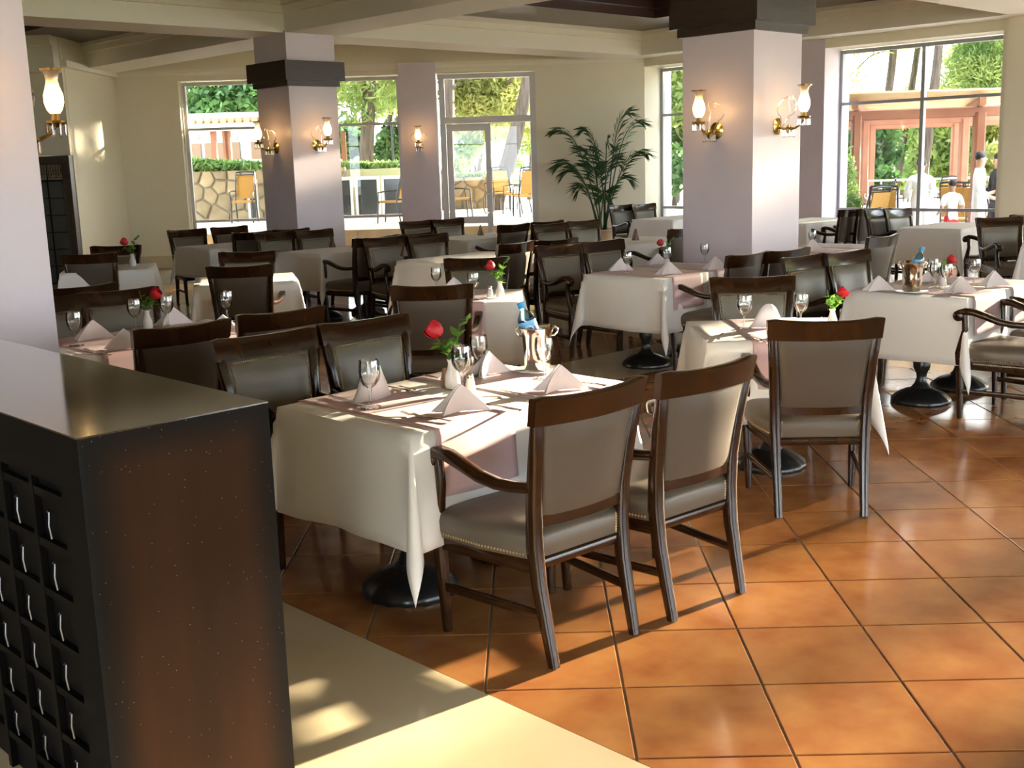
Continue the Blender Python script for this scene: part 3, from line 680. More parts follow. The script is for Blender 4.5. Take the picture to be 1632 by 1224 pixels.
# ------------------------------------------------------------------ tables, cloths, runners
TH = .76
def make_pedestal():
    r = empty('pedestal_table', 'x', 'table')
    mb = MB(); mb.box(-.29, .29, -.38, .38, .725, .750); mb.build('tabletop', M['capital'], r, smooth=False)
    mb = MB(); mb.lathe([(.06, .11), (.045, .13), (.032, .17), (.036, .20), (.055, .24), (.058, .28), (.040, .32), (.026, .36), (.026, .66), (.05, .70), (.14, .725)], 16); mb.build('column', M['iron'], r)
    mb = MB(); mb.lathe([(.190, .0), (.195, .012), (.190, .03), (.17, .05), (.14, .072), (.095, .090), (.065, .102), (.055, .12)], 48, fn=lambda a, q, z: 1+(.035*math.cos(16*a) if .09 < q < .192 else 0)); mb.build('cast_base', M['iron'], r)
    return r
pedP = Proto(make_pedestal())
def drape(name, hx, hy, over, ox=None, seed=0, material=None, amp=.012, sides=(1, 1, 1, 1), zt=TH, thick=.004, flare=.05, label='', cat='tablecloth', loc=(0, 0, 0), rz=0, group=None):
    rr = random.Random(seed); ph = [rr.uniform(0, 6.28) for _ in range(8)]
    ox0 = over*sides[0]; ox1 = over*sides[1]; oy0 = over*sides[2]; oy1 = over*sides[3]
    def axis(h, o0, o1):
        v = []
        if o0: v += [-h-o0*(1-k/9) for k in range(9)]
        v += [-h+2*h*k/14 for k in range(15)]
        if o1: v += [h+o1*(k+1)/9 for k in range(9)]
        return v
    xs = axis(hx, ox0, ox1); ys_ = axis(hy, oy0, oy1); vs = []
    for x in xs:
        for y in ys_:
            ex = max(0, abs(x)-hx); ey = max(0, abs(y)-hy); sx = 1 if x > 0 else -1; sy = 1 if y > 0 else -1
            X = max(-hx, min(hx, x)); Y = max(-hy, min(hy, y)); z = zt
            if ex or ey:
                rad = math.hypot(ex, ey); both = ex > 0 and ey > 0
                q = rad/over
                s_ = (Y if ex else X)
                k = 5 if both else 0
                out = .006+flare*rad + amp*q*(math.sin(9*s_+ph[0 if ex else 1]+(sx if ex else sy))+.5*math.sin(19*s_+ph[2 if ex else 3]))*(0 if both else 1)
                if both:
                    t = math.atan2(ey, ex); m_ = math.sin(2*t); out = .006+flare*rad+ .16*rad*m_**1.5
                    X += sx*out*math.cos(t); Y += sy*out*math.sin(t); z = zt - rad*(.985)
                else:
                    if ex: X += sx*out
                    else: Y += sy*out
                    z = zt - rad + .006*math.sin(5*s_+ph[4])*q
                z = max(.03, z)
            else:
                z += .0012*math.sin(13*x+ph[5])*math.sin(11*y+ph[6])
            vs.append((X, Y, z))
    ny = len(ys_); fs = [(i*ny+j, (i+1)*ny+j, (i+1)*ny+j+1, i*ny+j+1) for i in range(len(xs)-1) for j in range(ny-1)]
    mb = MB(); mb.add(vs, fs); o = mb.build(name, material, None, ang=80)
    md = o.modifiers.new('s', 'SOLIDIFY'); md.thickness = thick; md.offset = 1
    o.location = loc; o.rotation_euler = (0, 0, rz); tag(o, label, cat, group); return o
def table(cx, cy, rz, hx, hy, desc, seed, peds=((0, 0),), runners=(), over=.42, pieces=1, cloth=True):
    Rm = Matrix.Rotation(rz, 3, 'Z')
    for k, (px, py) in enumerate(peds):
        p = Rm @ Vector((px, py, 0)); wh = '' if len(peds) == 1 else (', left half' if k == 0 else ', right half')
        sclx = (hx/len(peds)-.004)/.29; scly = (hy-.006)/.38
        t = pedP.put((cx+p.x, cy+p.y, 0), rz, 'pedestal table under '+desc+wh, 'pedestal tables'); t_scale = (sclx, scly)
        for ch in t.children:
            if ch.name.startswith('tabletop'): ch.scale = (sclx, scly, 1)
    n = pieces
    for k in range(n):
        hw = hx/n; ox = -hx+hw*(2*k+1); p = Rm @ Vector((ox, 0, 0))
        sd = (1 if k == 0 else 0, 1 if k == n-1 else 0, 1, 1)
        wh = '' if n == 1 else (', left half' if k == 0 else ', right half')
        drape('tablecloth', hw+.004-(.003 if n > 1 else 0), hy+.004, over, seed=seed+k, material=M['cloth'], sides=sd, label='white cloth on '+desc+wh, loc=(cx+p.x, cy+p.y, 0), rz=rz, group='white tablecloths')
    for k, (ox, wd) in enumerate(runners):
        p = Rm @ Vector((ox, 0, 0)); wh = '' if len(runners) == 1 else (', left one' if k == 0 else ', right one')
        drape('table_runner', wd/2, hy+.012, .25, seed=seed+9+k, material=M['pink'], sides=(0, 0, 1, 1), zt=TH+.006, thick=.002, amp=.006, flare=.06, label='pink runner across '+desc+wh, cat='table runner', loc=(cx+p.x, cy+p.y, 0), rz=rz, group='pink table runners')
TD = {'T1': 'the front table', 'T2': 'the pink table left of the big pillar', 'T3': 'the small sunlit table', 'T4': 'the right bucket table',
      'T5': 'the pink left table', 'T6': 'the middle rose table', 'T7': 'the lone white table with a knife', 'L1': 'the far left corner table',
      'L2': 'the far left bare long table', 'L3': 'the second bare long table', 'L4': 'the bare centre table', 'L5': 'the bare table before the glass door', 'L6': 'the bare table below the palm',
      'L7': 'the far bare table by the wall corner', 'R0': 'the table behind the big pillar', 'R1': 'the pink table right of the big pillar', 'R2': 'the bare table under the right window', 'R3': 'the bare table at the right edge', }
two = ((-.3, 0), (.3, 0)); rn2 = ((-.3, .40), (.3, .40))
TP = {}
def T_(k, cx, cy, deg, hx, hy, **kw):
    TP[k] = (cx, cy, math.radians(deg), hx, hy); table(cx, cy, math.radians(deg), hx, hy, TD[k], hash(k) % 97 if False else sum(map(ord, k))*7, **kw)
T_('T1', 3.04, 3.47, 1.5, .60, .40, peds=two, runners=rn2)
T_('T2', 7.57, 5.92, 1.5, .60, .40, peds=two, runners=rn2, pieces=2)
T_('T3', 5.25, 3.40, -45, .40, .385, runners=((.02, .40),))
T_('T4', 7.58, 3.53, 0.5, .60, .40, peds=two, runners=rn2, pieces=2)
T_('T5', 3.05, 6.14, 1.5, .60, .40, peds=two, runners=rn2)
T_('T6', 5.37, 6.05, -47, .42, .39, runners=((.0, .40),))
T_('T7', 5.22, 8.67, -30, .42, .40, over=.36)
T_('L1', 5.11, 11.04, -30, .42, .40)
T_('L2', 7.62, 12.82, 0, .60, .42, peds=two, over=.36)
T_('L3', 7.74, 10.70, 0, .60, .42, peds=two, over=.40)
T_('L4', 7.68, 8.50, 0, .60, .40, peds=two, over=.40)
T_('L5', 9.95, 10.75, 0, .62, .40, peds=two)
T_('L6', 10.08, 8.36, 0, .62, .38, peds=two)
T_('L7', 14.15, 10.88, 0, .60, .38, peds=two)
T_('R0', 14.0, 8.50, 0, .70, .38, peds=two)
T_('R1', 9.97, 5.95, 0, .60, .38, peds=two, runners=rn2)
T_('R2', 13.55, 6.26, 0, .60, .38, peds=two)
T_('R3', 12.22, 4.20, 0, .60, .42, peds=two)

# ------------------------------------------------------------------ tableware
def make_glass():
    r = empty('wine_glass', 'x', 'glass')
    mb = MB(); mb.lathe([(.034, .0), (.033, .003), (.010, .007), (.005, .014), (.0045, .05), (.008, .064), (.022, .074), (.033, .092), (.036, .112), (.035, .135), (.032, .155), (.0305, .155), (.0335, .133), (.0345, .112), (.031, .094), (.020, .078), (.001, .072)], 20, caps=True)
    b = mb.build('bowl', M['glass'], r); return r
glP = Proto(make_glass())
def make_napkin():
    # stiff napkin folded to an upright triangle, open like a tent
    r = empty('folded_napkin', 'x', 'napkin'); mb = MB()
    def wing(a, s, k, lean, oy):
        # triangular wing: base from origin-left to right, apex up
        n = 8; pts = []
        for i in range(n+1):
            t = i/n; x = -.105+.21*t; z = .105*(1-abs(2*t-1)**1.15)
            pts.append((x, z))
        vs = []; 
        for th in (0, .006):
            for (x, z) in pts: vs.append((x, s*(oy+lean*(1-z/.105))+th*s, .001)); vs.append((x*.98, s*(oy+.004+lean*(1-z/.105)*(1-z/.105))+th*s, .001+z))
        N = 2*(n+1); fs = []
        for i in range(n):
            b = 2*i; fs.append((b, b+2, b+3, b+1)); fs.append((N+b, N+b+1, N+b+3, N+b+2)); fs.append((b+1, b+3, N+b+3, N+b+1)); fs.append((b, N+b, N+b+2, b+2))
        fs += [(0, 1, N+1, N), (2*n, N+2*n, N+2*n+1, 2*n+1)]
        return vs, fs
    for s in (-1, 1):
        for k, (ln, oy) in enumerate(((.045, .0), (.030, .0))):
            v, f = wing(0, s, k, ln, oy); 
            sc_ = 1-.06*k; mb.add([(p[0]*sc_+.006*k*s, p[1], p[2]*sc_) for p in v], f)
    mb.build('fold', M['napkin'], r, ang=30); return r
npP = Proto(make_napkin())
def make_curl():
    # rolled petal-shaped napkin seen from behind its curl
    r = empty('curled_napkin', 'x', 'napkin'); mb = MB(); n = 14; vs = []
    for i in range(n+1):
        t = i/n; a = -1.25+2.5*t; x = .08*math.sin(a); y = -.045*math.cos(a)
        h = .012+.10*math.sin(PI*t)**.8
        for (zz, sh) in ((0, 1.15), (h*.55, 1.0), (h, .80)): vs.append((x*sh, y*sh, .001+zz))
    fs = [(i*3+j, (i+1)*3+j, (i+1)*3+j+1, i*3+j+1) for i in range(n) for j in range(2)]
    mb.add(vs, fs); o = mb.build('fold', M['napkin'], r, ang=60); md = o.modifiers.new('s', 'SOLIDIFY'); md.thickness = .005
    return r
cuP = Proto(make_curl())
def make_fork():
    r = empty('fork', 'x', 'fork'); mb = MB()
    mb.sweep([(0, -.10, .004), (0, -.05, .005), (0, .01, .008), (0, .03, .006)], [(.017, .003), (.009, .003), (.005, .004), (.010, .002)], (1, 0, 0)); mb.build('handle', M['steel'], r)
    mb = MB(); mb.sweep([(0, .03, .006), (0, .05, .004)], [(.010, .002), (.022, .002)], (1, 0, 0))
    for k in range(4): mb.sweep([(-.0085+k*.0057, .049, .004), (-.0085+k*.0057, .075, .007), (-.0085+k*.0057, .10, .012)], [(.0032, .0018), (.003, .0018), (.002, .0014)], (1, 0, 0))
    mb.build('tines', M['steel'], r); return r
def make_knife():
    r = empty('knife', 'x', 'knife'); mb = MB()
    mb.sweep([(0, -.11, .005), (0, -.06, .006), (0, 0, .005)], [(.016, .006), (.013, .007), (.010, .005)], (1, 0, 0)); mb.build('handle', M['steel'], r)
    mb = MB(); mb.sweep([(0, 0, .004), (0, .05, .004), (.002, .10, .004), (.006, .115, .004)], [(.016, .0016), (.018, .0016), (.014, .0016), (.002, .001)], (1, 0, 0)); mb.build('blade', M['steel'], r); return r
fkP = Proto(make_fork()); knP = Proto(make_knife())
def make_bucket():
    r = empty('ice_bucket', 'x', 'ice bucket')
    mb = MB(); mb.lathe([(.001, .0), (.054, .0), (.058, .006), (.062, .10), (.067, .155), (.078, .180), (.088, .190), (.086, .193), (.075, .182), (.063, .155), (.058, .10), (.054, .012), (.001, .010)], 32); mb.build('pail', M['steel'], r)
    for s in (-1, 1):
        mb = MB(); mb.tube([(s*.066, 0, .150), (s*.080, 0, .152), (s*.092, 0, .166), (s*.096, 0, .180), (s*.086, 0, .188)], .004, 8); mb.build('ear', M['steel'], r)
    return r
bkP = Proto(make_bucket())
def bottle(p, tilt, az, label, top_only):
    r = empty('water_bottle', label, 'bottle', p); r.rotation_euler = (0, tilt, az)
    mb = MB(); mb.lathe([(.001, 0), (.036, .002), (.040, .012), (.040, .075), (.036, .085), (.040, .095), (.040, .190), (.036, .212), (.018, .238), (.013, .246), (.013, .256)], 20); mb.build('body', M['water'], r)
    mb = MB(); mb.lathe([(.0165, .254), (.017, .282), (.001, .284)], 16); mb.build('cap', M['cap'], r)
    mb = MB(); mb.lathe([(.0412, .115), (.0412, .192)], 24, caps=False); lb = mb.build('label_band', M['label'], r)
    mb = MB(); mb.lathe([(.0416, .115), (.0416, .160)], 24, caps=False); mb.build('label_stripe', M['labelb'], lb)
    mb = MB()
    for k in range(24):      # oval emblem ring on the visible side
        a0 = 2*PI*k/24; a1 = 2*PI*(k+1)/24; vs = []
        for a, q in ((a0, 1), (a1, 1), (a1, .72), (a0, .72)):
            th = -PI/2+.55*q*math.cos(a); vs.append((.0422*math.cos(th), .0422*math.sin(th), .152+.020*q*math.sin(a)))
        mb.add(vs, [(0, 1, 2, 3)])
    mb.build('emblem', M['labelw'], lb); return r
def make_rose(seed=1, n_leaf=16, flip=1, tall=1.0):
    r = empty('bud_vase_with_rose', 'x', 'flower vase')
    mb = MB(); mb.lathe([(.001, 0), (.024, 0), (.027, .01), (.025, .04), (.016, .065), (.013, .082), (.018, .094), (.016, .094), (.011, .082), (.001, .03)], 18); mb.build('vase', M['white'], r)
    q = random.Random(seed); hx = -.055*flip; hz = .165*tall
    mb = MB(); mb.tube([(0, 0, .05), (hx*.2, 0, .10), (hx*.7, .004, .14*tall), (hx, .005, hz-.012)], .0022, 6); mb.tube([(0, 0, .05), (.012*flip, 0, .11), (.03*flip, 0, .19*tall)], .0018, 6); st = mb.build('stem', M['leaf'], r)
    mb = MB()
    mr_ = Matrix.Translation((hx, .005, hz+.008)) @ Matrix.Rotation(-.9*flip, 4, 'Y')
    for k in range(20):     # rose petals: curved patches on ever larger cups
        a = k*2.4; R0 = .008+.0011*k; vs = []
        for i in range(6):
            t = -1+i*.4
            for j in range(5):
                v = j/4; ph = -1.35+v*(2.55-.015*k); rr_ = R0*math.cos(ph*.9)+.0035*v*v*(k/20)*3; b = a+t*.85*(1-.25*v)
                vs.append((rr_*math.cos(b), rr_*math.sin(b), R0*1.05*math.sin(ph)-.002*abs(t)))
        fs = [(i*5+j, (i+1)*5+j, (i+1)*5+j+1, i*5+j+1) for i in range(5) for j in range(4)]
        mb.add(vs, fs, mr_)
    mb.build('rose_head', M['red'], r, ang=80)
    for k in range(n_leaf):
        t = q.random(); bx = q.choice((0, 1)); c = Vector((bilerp(.0, .035*flip, t)+q.uniform(-.022, .022), q.uniform(-.022, .022), bilerp(.085, .20, t)*tall)) if bx else Vector((bilerp(0, hx, t*.8), q.uniform(-.012, .012), bilerp(.085, .145, t)*tall))
        a = q.uniform(0, 6.28); e = q.uniform(-.3, .9); L = q.uniform(.034, .052); d = Vector((math.cos(a)*math.cos(e), math.sin(a)*math.cos(e), math.sin(e))); sd_ = d.cross(Vector((0, 0, 1))).normalized()*L*.36; nn = sd_.cross(d).normalized()*.003
        mb = MB(); mb.add([c, c+d*L*.4+sd_, c+d*L, c+d*L*.4-sd_, c+d*L*.45-nn], [(0, 1, 4), (1, 2, 4), (2, 3, 4), (3, 0, 4)]); mb.build('leaf', M['leaf'], r)
    return r
def on(k, u, v, z=TH+.0095):   # point on a table top: u across, v away, in table axes
    cx, cyy, rz, hx, hy = TP[k]; p = Matrix.Rotation(rz, 3, 'Z') @ Vector((u, v, 0)); return Vector((cx+p.x, cyy+p.y, z))
Z0 = TH+.0095; GG = 'stemmed water glasses'; NG = 'folded white napkins'
def nap(px, py, deg, k, where, sc_=1.0, P=npP):
    p = at(px, py, Z0); return P.put((p.x, p.y, Z0), math.radians(deg), 'white napkin on %s, %s' % (TD[k], where), NG, (sc_,)*3)
def gls(px, py, k, where, sc_=1.0):
    sc_ *= 1.1
    p = at(px, py, Z0); return glP.put((p.x, p.y, Z0), 0, 'stemmed glass on %s, %s' % (TD[k], where), GG, (sc_,)*3)
# front table
nap(735, 655, -15, 'T1', 'at the near left seat', 1.0); nap(893, 621, -15, 'T1', 'at the near right seat'); nap(585, 634, 10, 'T1', 'at the far left seat', 1.35, cuP); nap(778, 596, 5, 'T1', 'at the far right seat')
gls(591, 649, 'T1', 'at its left end', 1.1); gls(737, 622, 'T1', 'in the middle before the rose', 1.1); gls(764, 598, 'T1', 'behind the salt shaker', 1.05); gls(868, 603, 'T1', 'in front of the ice bucket', 1.05)
def cut(P, kind, px, py, deg, k, where):
    p = at(px, py, Z0); P.put((p.x, p.y, Z0), math.radians(deg), '%s on %s, %s' % (kind, TD[k], where), 'steel '+kind+'s')
cut(fkP, 'fork', 668, 665, 4, 'T1', 'left of the near left napkin'); cut(fkP, 'fork', 688, 668, 8, 'T1', 'just right of the first fork')
cut(knP, 'knife', 785, 648, 2, 'T1', 'right of the near left napkin'); cut(knP, 'knife', 796, 650, 2, 'T1', 'outer one right of the near left napkin')
cut(fkP, 'fork', 826, 629, 4, 'T1', 'left of the near right napkin'); cut(fkP, 'fork', 842, 632, 8, 'T1', 'inner one left of the near right napkin')
cut(knP, 'knife', 560, 642, 175, 'T1', 'left of the far left napkin'); cut(knP, 'knife', 545, 638, 175, 'T1', 'outermost at the far left seat')
cut(fkP, 'fork', 640, 622, 178, 'T1', 'right of the far left napkin'); cut(fkP, 'fork', 655, 622, 172, 'T1', 'outer one right of the far left napkin')
cut(knP, 'knife', 700, 604, 178, 'T1', 'left of the far right napkin'); cut(fkP, 'fork', 822, 594, 178, 'T1', 'right of the far right napkin'); cut(knP, 'knife', 935, 612, 2, 'T1', 'right of the near right napkin')
roseP = [Proto(make_rose(3, 34, 1, 1.1)), Proto(make_rose(8, 30, -1, 1.05))]
VG = 'single red roses in white vases'; CAMR = math.atan2(RT.y, RT.x)
p = at(728, 628, Z0); p = at(722, 618, Z0); roseP[0].put((p.x, p.y, Z0), CAMR, 'red rose with leaves in a white bud vase on the front table', VG, (1.3,)*3)
# condiment pots
def make_pot(nm, cat, material, tall=1.0):
    r = empty(nm, 'x', cat); mb = MB(); mb.lathe([(.001, 0), (.021, 0), (.023, .01), (.019, .035), (.015, .055), (.001, .058)], 16); mb.build('body', material, r)
    mb = MB(); mb.lathe([(.0155, .054), (.016, .062), (.012, .074), (.001, .078)], 16); mb.build('cap', M['steel'] if material != M['mill'] else M['mill'], r); return r
saltP = Proto(make_pot('salt_shaker', 'salt shaker', M['white'])); millP = Proto(make_pot('pepper_mill', 'pepper mill', M['mill']))
p = at(750, 624, Z0); saltP.put((p.x, p.y, Z0), 0, 'white porcelain salt shaker on the front table right of the vase', 'white shakers')
p = at(711, 617, Z0); millP.put((p.x, p.y, Z0), 0, 'brown wooden pepper mill on the front table left of the vase', None, (1, 1, 1.15))
# bucket on a plate with a tilted bottle
def plate(p, label):
    mb = MB(); mb.lathe([(.001, 0), (.07, .001), (.105, .008), (.106, .010), (.07, .005), (.001, .004)], 32); o = mb.build('plate', M['white']); o.location = p; return tag(o, label, 'plate')
p = at(857, 591, Z0); b1 = Vector((p.x, p.y, Z0)); plate(b1, 'white plate under the ice bucket on the front table')
bkP.put(b1+Vector((0, 0, .0095)), CAMR, 'polished steel ice bucket on the front table')
bottle(b1+RT*.010+Vector((0, 0, .055)), -.30, CAMR, 'blue-labelled water bottle leaning in the front ice bucket', True).scale = (1.0, 1.0, .95)
# right bucket table
p = at(1453, 466, Z0); b2 = Vector((p.x, p.y, Z0)); plate(b2, 'white plate under the ice bucket on the right table')
bkP.put(b2+Vector((0, 0, .0095)), CAMR, 'polished steel ice bucket on the right table'); bottle(b2-RT*.008+Vector((0, 0, .035)), .25, CAMR, 'light blue water bottle leaning in the right ice bucket', True).scale = (.9, .9, .95)
for px, py, d, wh, s_ in ((1400, 463, -35, 'at left front corner', .95), (1530, 466, -25, 'at the near seat', 1.0), (1583, 456, -25, 'at the right near seat', 1.0), (1484, 449, -60, 'behind bucket', .9)): nap(px, py, d, 'T4', wh, s_)
for px, py, wh in ((1490, 459, 'right of the bucket'), (1507, 461, 'second right of the bucket'), (1552, 452, 'at its right end'), (1485, 452, 'behind the bucket')): gls(px, py, 'T4', wh, 1.0)
p = at(1502, 456, Z0); roseP[1].put((p.x, p.y, Z0), CAMR, 'leafy sprig with small rosebud in a vase on the right table', VG)
p = at(1574, 459, Z0); 
# pink table by the pillar
for px, py, d, wh, s_ in ((990, 431, -40, 'at its left end', 1), (1066, 437, -20, 'at the near left seat', 1), (1140, 429, -20, 'at the near right seat', 1), (1048, 421, -30, 'at the far seat behind', .9)): nap(px, py, d, 'T2', wh, s_)
for px, py, wh in ((1000, 435, 'at its left end'), (1063, 426, 'in the middle'), (1123, 419, 'at its right end')): gls(px, py, 'T2', wh, 1.0)
p = at(1063, 425, Z0); roseP[0].put((p.x+.15, p.y+.12, Z0), CAMR, 'dark red rose with tall leafy sprig on the pink table by the big pillar', VG, (1.0,)*3)
# small sunlit table
nap(1222, 520, -45, 'T3', 'behind the square-backed chair', 1.15, cuP); gls(1186, 523, 'T3', 'at its left side', 1.05); gls(1276, 518, 'T3', 'at its right side', 1.0)
p = at(1326, 520, Z0); roseP[1].put((p.x, p.y, Z0), CAMR, 'red rose with bright leaves in a white vase on the small sunlit table', VG, (1.0,)*3)
cut(fkP, 'fork', 1205, 541, -42, 'T3', 'left one at the near seat'); cut(fkP, 'fork', 1214, 543, -38, 'T3', 'right one at near seat'); cut(knP, 'knife', 1148, 537, -60, 'T3', 'on its white left border')
cut(knP, 'knife', 1300, 519, 130, 'T3', 'beside the right glass')
# middle table
gls(755, 478, 'T6', 'left of the salt pot', 1.1); gls(696, 463, 'T6', 'farther left behind the dark chair', 1.0); nap(724, 462, -45, 'T6', 'just above the dark chair', .9)
p = at(781, 473, Z0); saltP.put((p.x, p.y, Z0), 0, 'white porcelain salt shaker on the middle table beside the rose', 'white shakers')
p = at(797, 473, Z0); roseP[0].put((p.x, p.y, Z0), CAMR, 'red rose with spreading leaves in a white vase on the middle table', VG, (1.15,)*3)
# pink left table
for px, py, d, wh, s_ in ((150, 540, -10, 'at its left seat', 1.05), (200, 556, -20, 'at the near seat', 1.05), (277, 517, 0, 'at the far right seat', 1.05), (357, 530, -40, 'at its right end', 1.0)): nap(px, py, d, 'T5', wh, s_)
for px, py, wh in ((122, 551, 'at its left end'), (217, 526, 'before the rose'), (268, 520, 'right of the rose'), (363, 512, 'at its right end')): gls(px, py, 'T5', wh, 1.1)
p = at(236, 523, Z0); roseP[1].put((p.x, p.y, Z0), CAMR, 'red rose with drooping leaves in a white vase on the pink left table', VG, (1.15,)*3)
cut(fkP, 'fork', 150, 561, 5, 'T5', 'left of the near napkin'); cut(fkP, 'fork', 160, 564, 5, 'T5', 'right of the first fork')
# far left corner table
p = at(212, 424, TH+.004); roseP[0].put((p.x, p.y, TH+.0045), CAMR, 'red rose in a slim white vase on the far left corner table', VG, (1.3,)*3)
# others
gls(1294, 395, 'R1', 'at its left end', 1.0); nap(1294, 400, -30, 'R1', 'at its left end', 1.1)
p = at(451, 441, TH+.0045); knP.put((p.x, p.y, TH+.0045), .6, 'steel knife lying on the lone white table', None)
CG = 'brown menu cards on the bare tables'
cd = empty('menu_card', 'x', 'menu card'); mb = MB(); mb.add([(-.035, -.03, 0), (.035, -.03, 0), (.030, 0, .11), (.015, .004, .13), (-.015, .004, .13), (-.030, 0, .11), (-.035, .03, 0), (.035, .03, 0)], [(0, 1, 2, 3, 4, 5), (7, 6, 5, 4, 3, 2), (0, 5, 6), (1, 7, 2)]); mb.build('card', M['brown'], cd, smooth=False); cdP = Proto(cd)
for (px, py, k, z) in ((530, 394, 'L3', 1), (644, 408, 'L4', 1), (766, 375, 'L5', 1), (1013, 383, 'L6', 1), (709, 407, 'L4b', 1)):
    if k == 'L4b': continue
    p = at(px, py, TH+.0045); px2 = p
    cdP.put((p.x, p.y, TH+.0045), CAMR-PI/2+.5, 'brown menu card standing on '+TD[k], CG)

# ------------------------------------------------------------------ potted palm
pc = lf(1.62, 19.70)
palm = empty('potted_palm', 'tall potted palm with arching green fronds against the cream wall', 'potted plant', pc)
mb = MB(); mb.lathe([(.001, 0), (.19, 0), (.21, .03), (.235, .28), (.24, .30), (.235, .32), (.25, .46), (.26, .48), (.255, .50), (.23, .49), (.22, .44), (.001, .43)], 28); mb.build('planter', M['pot'], palm)
mb = MB(); mb.lathe([(.218, .44), (.001, .445)], 20); mb.build('soil', M['soil'], palm)
q = random.Random(5)
fr = [(-.95, 1.15, 2.32, .9), (-.75, 1.0, 1.6, .9), (-.9, .7, 1.75, 1.0), (-.35, 1.3, 2.3, .8), (.15, 1.2, 2.1, .8), (.55, 1.55, 2.55, 1.0), (.80, 1.4, 2.4, .95), (.95, 1.0, 1.9, .9), (.6, .6, 1.45, .7), (-.5, .5, 1.3, .7), (.35, .9, 1.75, .8), (-.15, .8, 1.65, .7), (.05, .4, 1.2, .6), (-.3, .9, 1.95, .8)]
for k, (dx, bend, zt, ln) in enumerate(fr):
    dy = q.uniform(-.45, .30); base_ = Vector((q.uniform(-.10, .10), q.uniform(-.08, .08), .44)); tip = RT*dx*.80 + FW*dy*.5 + UP*(zt-.15)
    mid = base_ + (RT*dx*.25+FW*dy*.2) + UP*(zt*.78-.44)
    path = []
    for i in range(15):
        t = i/14; p_ = base_*(1-t)**2 + mid*2*t*(1-t)*1.0 + tip*t*t; p_ += UP*(.30*math.sin(PI*t)*t); path.append(p_)
    mb = MB(); mb.tube(path, [.012*(1-.8*i/14)+.002 for i in range(15)], 5); fo = mb.build('frond', M['palm'], palm)
    mb = MB()
    for i in range(6, 15):
        for sub in (0, .5):
            if i == 14 and sub: continue
            p_ = path[i].lerp(path[min(i+1, 14)], sub); tg = (path[min(i+1, 14)]-path[i-1]).normalized(); sd_ = tg.cross(UP)
            sd_ = sd_.normalized() if sd_.length > .05 else RT.copy(); t = (i+sub-6)/8.5
            L = ln*.55*math.sin(PI*min(.97, .25+.68*t))+.07
            for s in (-1, 1):
                d = (sd_*s*.8 + tg*.75 - UP*(.12+.25*q.random())).normalized(); wv = tg.cross(d).cross(d).normalized()*.020
                a = p_; b = p_+d*L*.45+UP*.01; c = p_+d*L-UP*L*.16
                mb.add([a, b+wv, c, b-wv], [(0, 1, 2, 3)])
    mb.build('leaflets', M['palm'], fo, smooth=False)

# ------------------------------------------------------------------ outside: ground, terraces
mb = MB(); mb.box(-60, 130, -90, 130, -1.2, -.35); gr = mb.build('ground', M['earth'], smooth=False); struct(gr)
mb = MB(); mb.box(16.7, 34, -14, 17, -.34, -.05); struct(mb.build('terrace_paving', M['terrace'], smooth=False))
RZ_ = .48
mb = MB(); lbox(mb, -11, 3.2, D0+.36, 22.0, -.34, 0); struct(mb.build('path', M['terrace'], smooth=False))
mb = MB(); lbox(mb, -11, 6.5, 22.02, 36, -.34, RZ_); struct(mb.build('garden_terrace', M['terrace'], smooth=False))
for k in range(12):
    a = -10.9+k*1.15; mb = MB(); lbox(mb, a+.005, a+1.145, 21.97, 22.02, .0, RZ_+.006); o = mb.build('riser_slab', M['sand'], smooth=False); o['kind'] = 'structure'
# rubble stone walls
def stonewall(name, l0, l1, f, z0, z1, label, seed, sz=.5):
    q = random.Random(seed); mb = MB(); lbox(mb, l0, l1, f, f+.4, z0, z1); w_ = mb.build(name, M['mortar'], smooth=False); tag(w_, label, 'garden wall')
    pts = [(q.uniform(l0, l1), q.uniform(z0, z1)) for _ in range(int((l1-l0)*(z1-z0)/(sz*sz)*1.9))]
    for _ in range(8):   # relax
        for i in range(len(pts)):
            fx = fz = 0
            for j in range(len(pts)):
                if i == j: continue
                dx = pts[i][0]-pts[j][0]; dz = pts[i][1]-pts[j][1]; d = math.hypot(dx, dz)+1e-6
                if d < sz*.8: fx += dx/d*(sz*.8-d)*.4; fz += dz/d*(sz*.8-d)*.4
            pts[i] = (min(l1-.08, max(l0+.08, pts[i][0]+fx)), min(z1-.06, max(z0+.06, pts[i][1]+fz)))
    for i, (cx, cz) in enumerate(pts):
        poly = [(l0, z0), (l1, z0), (l1, z1), (l0, z1)]
        for j, (ax, az) in enumerate(pts):
            if i == j or abs(ax-cx)+abs(az-cz) > 3*sz: continue
            nx_, nz_ = ax-cx, az-cz; d = math.hypot(nx_, nz_); nx_ /= d; nz_ /= d; lim = d/2-.022
            out = []
            for k in range(len(poly)):
                a, b = poly[k-1], poly[k]; da = (a[0]-cx)*nx_+(a[1]-cz)*nz_-lim; db = (b[0]-cx)*nx_+(b[1]-cz)*nz_-lim
                if (da <= 0) != (db <= 0): t = da/(da-db); out.append((a[0]+(b[0]-a[0])*t, a[1]+(b[1]-a[1])*t))
                if db <= 0: out.append(b)
            poly = out
            if len(poly) < 3: break
        if len(poly) < 3: continue
        n = len(poly); gx = sum(p_[0] for p_ in poly)/n; gz = sum(p_[1] for p_ in poly)/n; pr = q.uniform(.03, .06)
        rings = []
        for k_, fo_ in ((1.0, .0), (.97, -pr*.7), (.80, -pr)):
            rings.append([lf(gx+(a-gx)*k_, f+fo_, gz+(b-gz)*k_)-lf(gx, f, gz) for a, b in poly])
        mb = MB(); mb.loft(rings); o = mb.build('stone', M['stone'], w_, ang=40); o.location = lf(gx, f, gz)
    return w_
